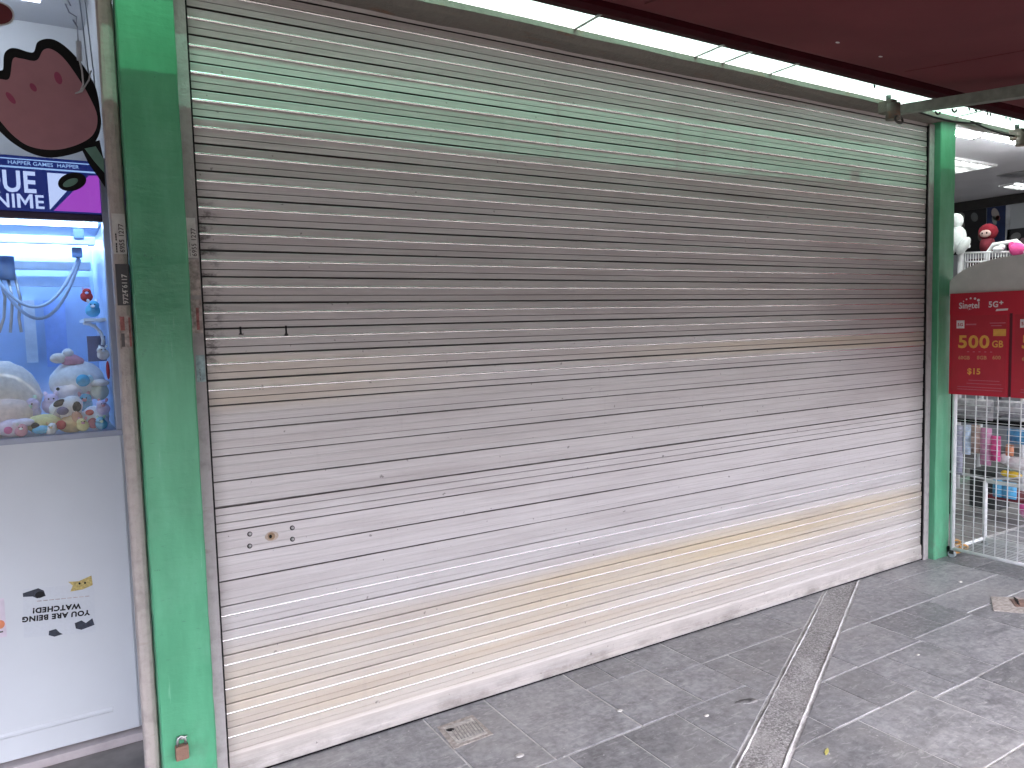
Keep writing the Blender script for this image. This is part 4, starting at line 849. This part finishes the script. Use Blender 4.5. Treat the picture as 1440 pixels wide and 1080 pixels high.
plush('small yellow soft toy on the blue pouches', [('body', (5.36, .055, .34), (.035, .055, .022), (.72, .50, .06)), ('head', (5.35, .10, .345), (.02, .022, .02), (.72, .50, .06))], 'toys on the low stand')
plush('pink soft bag hanging below the red tray', [('body', (5.36, -.06, .115), (.03, .075, .055), (.72, .30, .48)), ('flap', (5.345, -.05, .14), (.025, .06, .03), (.70, .12, .34))], 'toys on the low stand')

# ------------------------------------------------------------------ wire rack on castors and the phone sign
wr = empty('wire_rack', (4.57, -.42, 0), 'white wire mesh rack on castors right of the right green column', 'rack')
RX0, RX1, RY0, RY1, RB, RT = 4.40, 4.75, -.080, -.77, .052, 1.50
for x, y in ((RX0, RY0), (RX0, RY1), (RX1, RY0), (RX1, RY1)):
    top = RT if x == RX0 else .40
    MB().tube([(x, y, RB-.012), (x, y, top)], .0125, 10).build('post', M_WHT, wr)
for (a, b) in (((RX0, RY0, RB), (RX0, RY1, RB)), ((RX0, RY0, RB), (RX1, RY0, RB)), ((RX1, RY0, RB), (RX1, RY1, RB)), ((RX0, RY1, RB), (RX1, RY1, RB)), ((RX0, RY0, RT), (RX0, RY1, RT)), ((RX1, RY0, .40), (RX1, RY1, .40))):
    MB().tube([a, b], .011, 8).build('rail', M_WHT, wr)
n_ = 12
for i in range(1, n_): y = RY0+(RY1-RY0)*i/n_; MB().tube([(RX0, y, RB), (RX0, y, RT)], .0030, 6).build('upright_wire', M_WHT, wr)
z = RB+.028
while z < 1.0:
    MB().tube([(RX0-.004, RY0, z), (RX0-.004, RY1, z)], .0015, 5).build('cross_wire', M_WHT, wr); z += .030
for i in range(1, 12): x = RX0+(RX1-RX0)*i/12; MB().tube([(x, RY0, RB), (x, RY1, RB)], .002, 5).build('floor_wire', M_WHT, wr)
M_OR = simple('orange_tape', (.55, .28, .07), .5, var=.4, scale=90)
for (x, y) in ((RX0, RY0), (RX0, RY1), (RX1, RY0), (RX1, RY1)):
    cs = MB().tube([(x-.010, y, .020), (x+.010, y, .020)], .0195, 14).build('castor', simple('castor_grey', (.36, .40, .41), .4), wr)
    MB().box((x-.013, y-.012, .022), (x-.0105, y+.012, .044)).build('castor_fork', M_DARK, cs)
tg = MB()
for (x, y, z, s) in ((4.425, -.085, .085, .020), (4.42, -.095, .040, .018), (4.455, -.115, .058, .018)):
    tg.tube([(x+s*math.cos(t), y-s*.7*math.cos(t), z+s*.7*math.sin(t)) for t in (2*math.pi*i/12 for i in range(12))], .007, 6, True)
tag(tg.build('tape_tangle', M_OR), 'tangle of orange tape tied round the foot of the wire rack', 'tape')
tag(MB().tube([(4.405, -.055, .06), (4.40, -.06, .03), (4.41, -.075, .012), (4.425, -.085, .004)], .008, 6).build('black_strap', M_BLACK), 'black strap on the ground between column and wire rack', 'strap')

sg = empty('phone_sign', (4.37, -.4, .95), 'red phone network sign boards on the wire rack reading 500GB', 'sign')
M_SRED = simple('sign_red', (.52, .012, .034), .35, var=.06, scale=3); M_SRD2 = simple('sign_maroon', (.47, .016, .034), .35, var=.15, scale=4)
M_SW = simple('sign_white', (.75, .68, .68), .5); M_SY = simple('sign_yellow', (.72, .36, .06), .45); M_SLN = simple('sign_thin_print', (.50, .12, .16), .5)
cy_, hw, Rr = .42, .385, .52
arc = [(.035, 1.500)]+[(cy_-hw*math.cos(t), 1.530+(.168)*math.sin(t)**.95) for t in (math.pi*i/28 for i in range(29))]+[(.805, 1.500)]
MB().prism(arc, SIDE(4.386), -.006, .008).build('header_board', simple('beige_board', (.60, .58, .555), .6, var=.05), sg)
MB().prism(rect(.062, 1.395, .80, 1.512), SIDE(4.372), -.008, .010).build('header_strip', M_SRED, sg)
def panel(u0, u1, nm):
    p = MB().prism(rect(u0, .948, u1, 1.395), SIDE(4.372), -.004, .010).build('sign_panel', M_SRED, sg)
    MB().prism(rect(u0+.012, .965, u1-.012, 1.388), SIDE(4.3675), -.0008, .002).build('sign_print_area', M_SRD2, p); return p
pA = panel(.062, .372, 'a'); pB = panel(.388, .70, 'b')
MB().prism(rect(.372, .950, .388, 1.395), SIDE(4.376), -.002, .006).build('panel_gap', simple('sign_gap', (.10, .006, .015), .5), sg)
xs = 4.3632
text('Singtel', .046, MS(xs, .112, 1.428), M_SW, 'sign_text', sg, .0009, sx=.86)
for i in range(5):
    t = R(150-28*i); MB().prism(ellipse(.178+.048*math.cos(t), 1.452+.030*math.sin(t), .003+.0011*i, .003+.0011*i, 0, 10), SIDE(xs), -.0008, .0008).build('logo_dot', M_SW, sg)
text('5G', .044, MS(xs, .268, 1.430), M_SW, 'sign_text', sg, .0011, sx=.9); text('+', .036, MS(xs, .322, 1.440), M_SW, 'sign_text', sg, .0014)
MB().prism([(.305, 1.408), (.365, 1.411), (.367, 1.421), (.310, 1.419)], SIDE(xs), -.0008, .0008).build('logo_plate', M_SW, sg)
xp = 4.3663
def pr(pts, mat, nm, par): return MB().prism(pts, SIDE(xp), -.0006, .0006).build(nm, mat, par)
for (o_, par) in ((0, pA), (.326, pB)):
    pr(rect(.100+o_, 1.318, .142+o_, 1.362), M_SW, 'logo_tile', par); text('5G', .024, MS(xp-.0008, .105+o_, 1.331), M_SRD2, 'print', par, .0006)
    pr(rect(.150+o_, 1.335, .205+o_, 1.343), M_SLN, 'thin_print', par); pr(rect(.275+o_, 1.342, .355+o_, 1.347), M_SLN, 'thin_print', par); pr(rect(.282+o_, 1.328, .335+o_, 1.333), M_SLN, 'thin_print', par)
    text('500', .096, MS(xp, .108+o_, 1.211), M_SY, 'sign_text', par, .0024, sx=1.12); text('GB', .050, MS(xp, .288+o_, 1.215), M_SY, 'sign_text', par, .0012, sx=.86)
    pr(rect(.294+o_, 1.275, .358+o_, 1.312), M_SY, 'yellow_tag', par)
    for i in range(5): pr(rect(.160+.03*i+o_, 1.186, .170+.03*i+o_, 1.191), M_SLN, 'thin_print', par)
    text('60GB', .027, MS(xp, .112+o_, 1.146), simple('sign_dim_yellow', (.55, .22, .10), .5), 'print', par, .0008, sx=.95); text('8GB', .027, MS(xp, .212+o_, 1.148), MATS['sign_dim_yellow'], 'print', par, .0008); text('600', .027, MS(xp, .292+o_, 1.150), MATS['sign_dim_yellow'], 'print', par, .0008)
    text('$15', .044, MS(xp, .162+o_, 1.066), M_SY, 'sign_text', par, .0012)
    for (u0, u1, zz) in ((.17, .33, 1.030), (.16, .34, 1.012), (.11, .35, .992), (.11, .345, .978)): pr(rect(u0+o_, zz, u1+o_, zz+.003), M_SLN, 'thin_print', par)
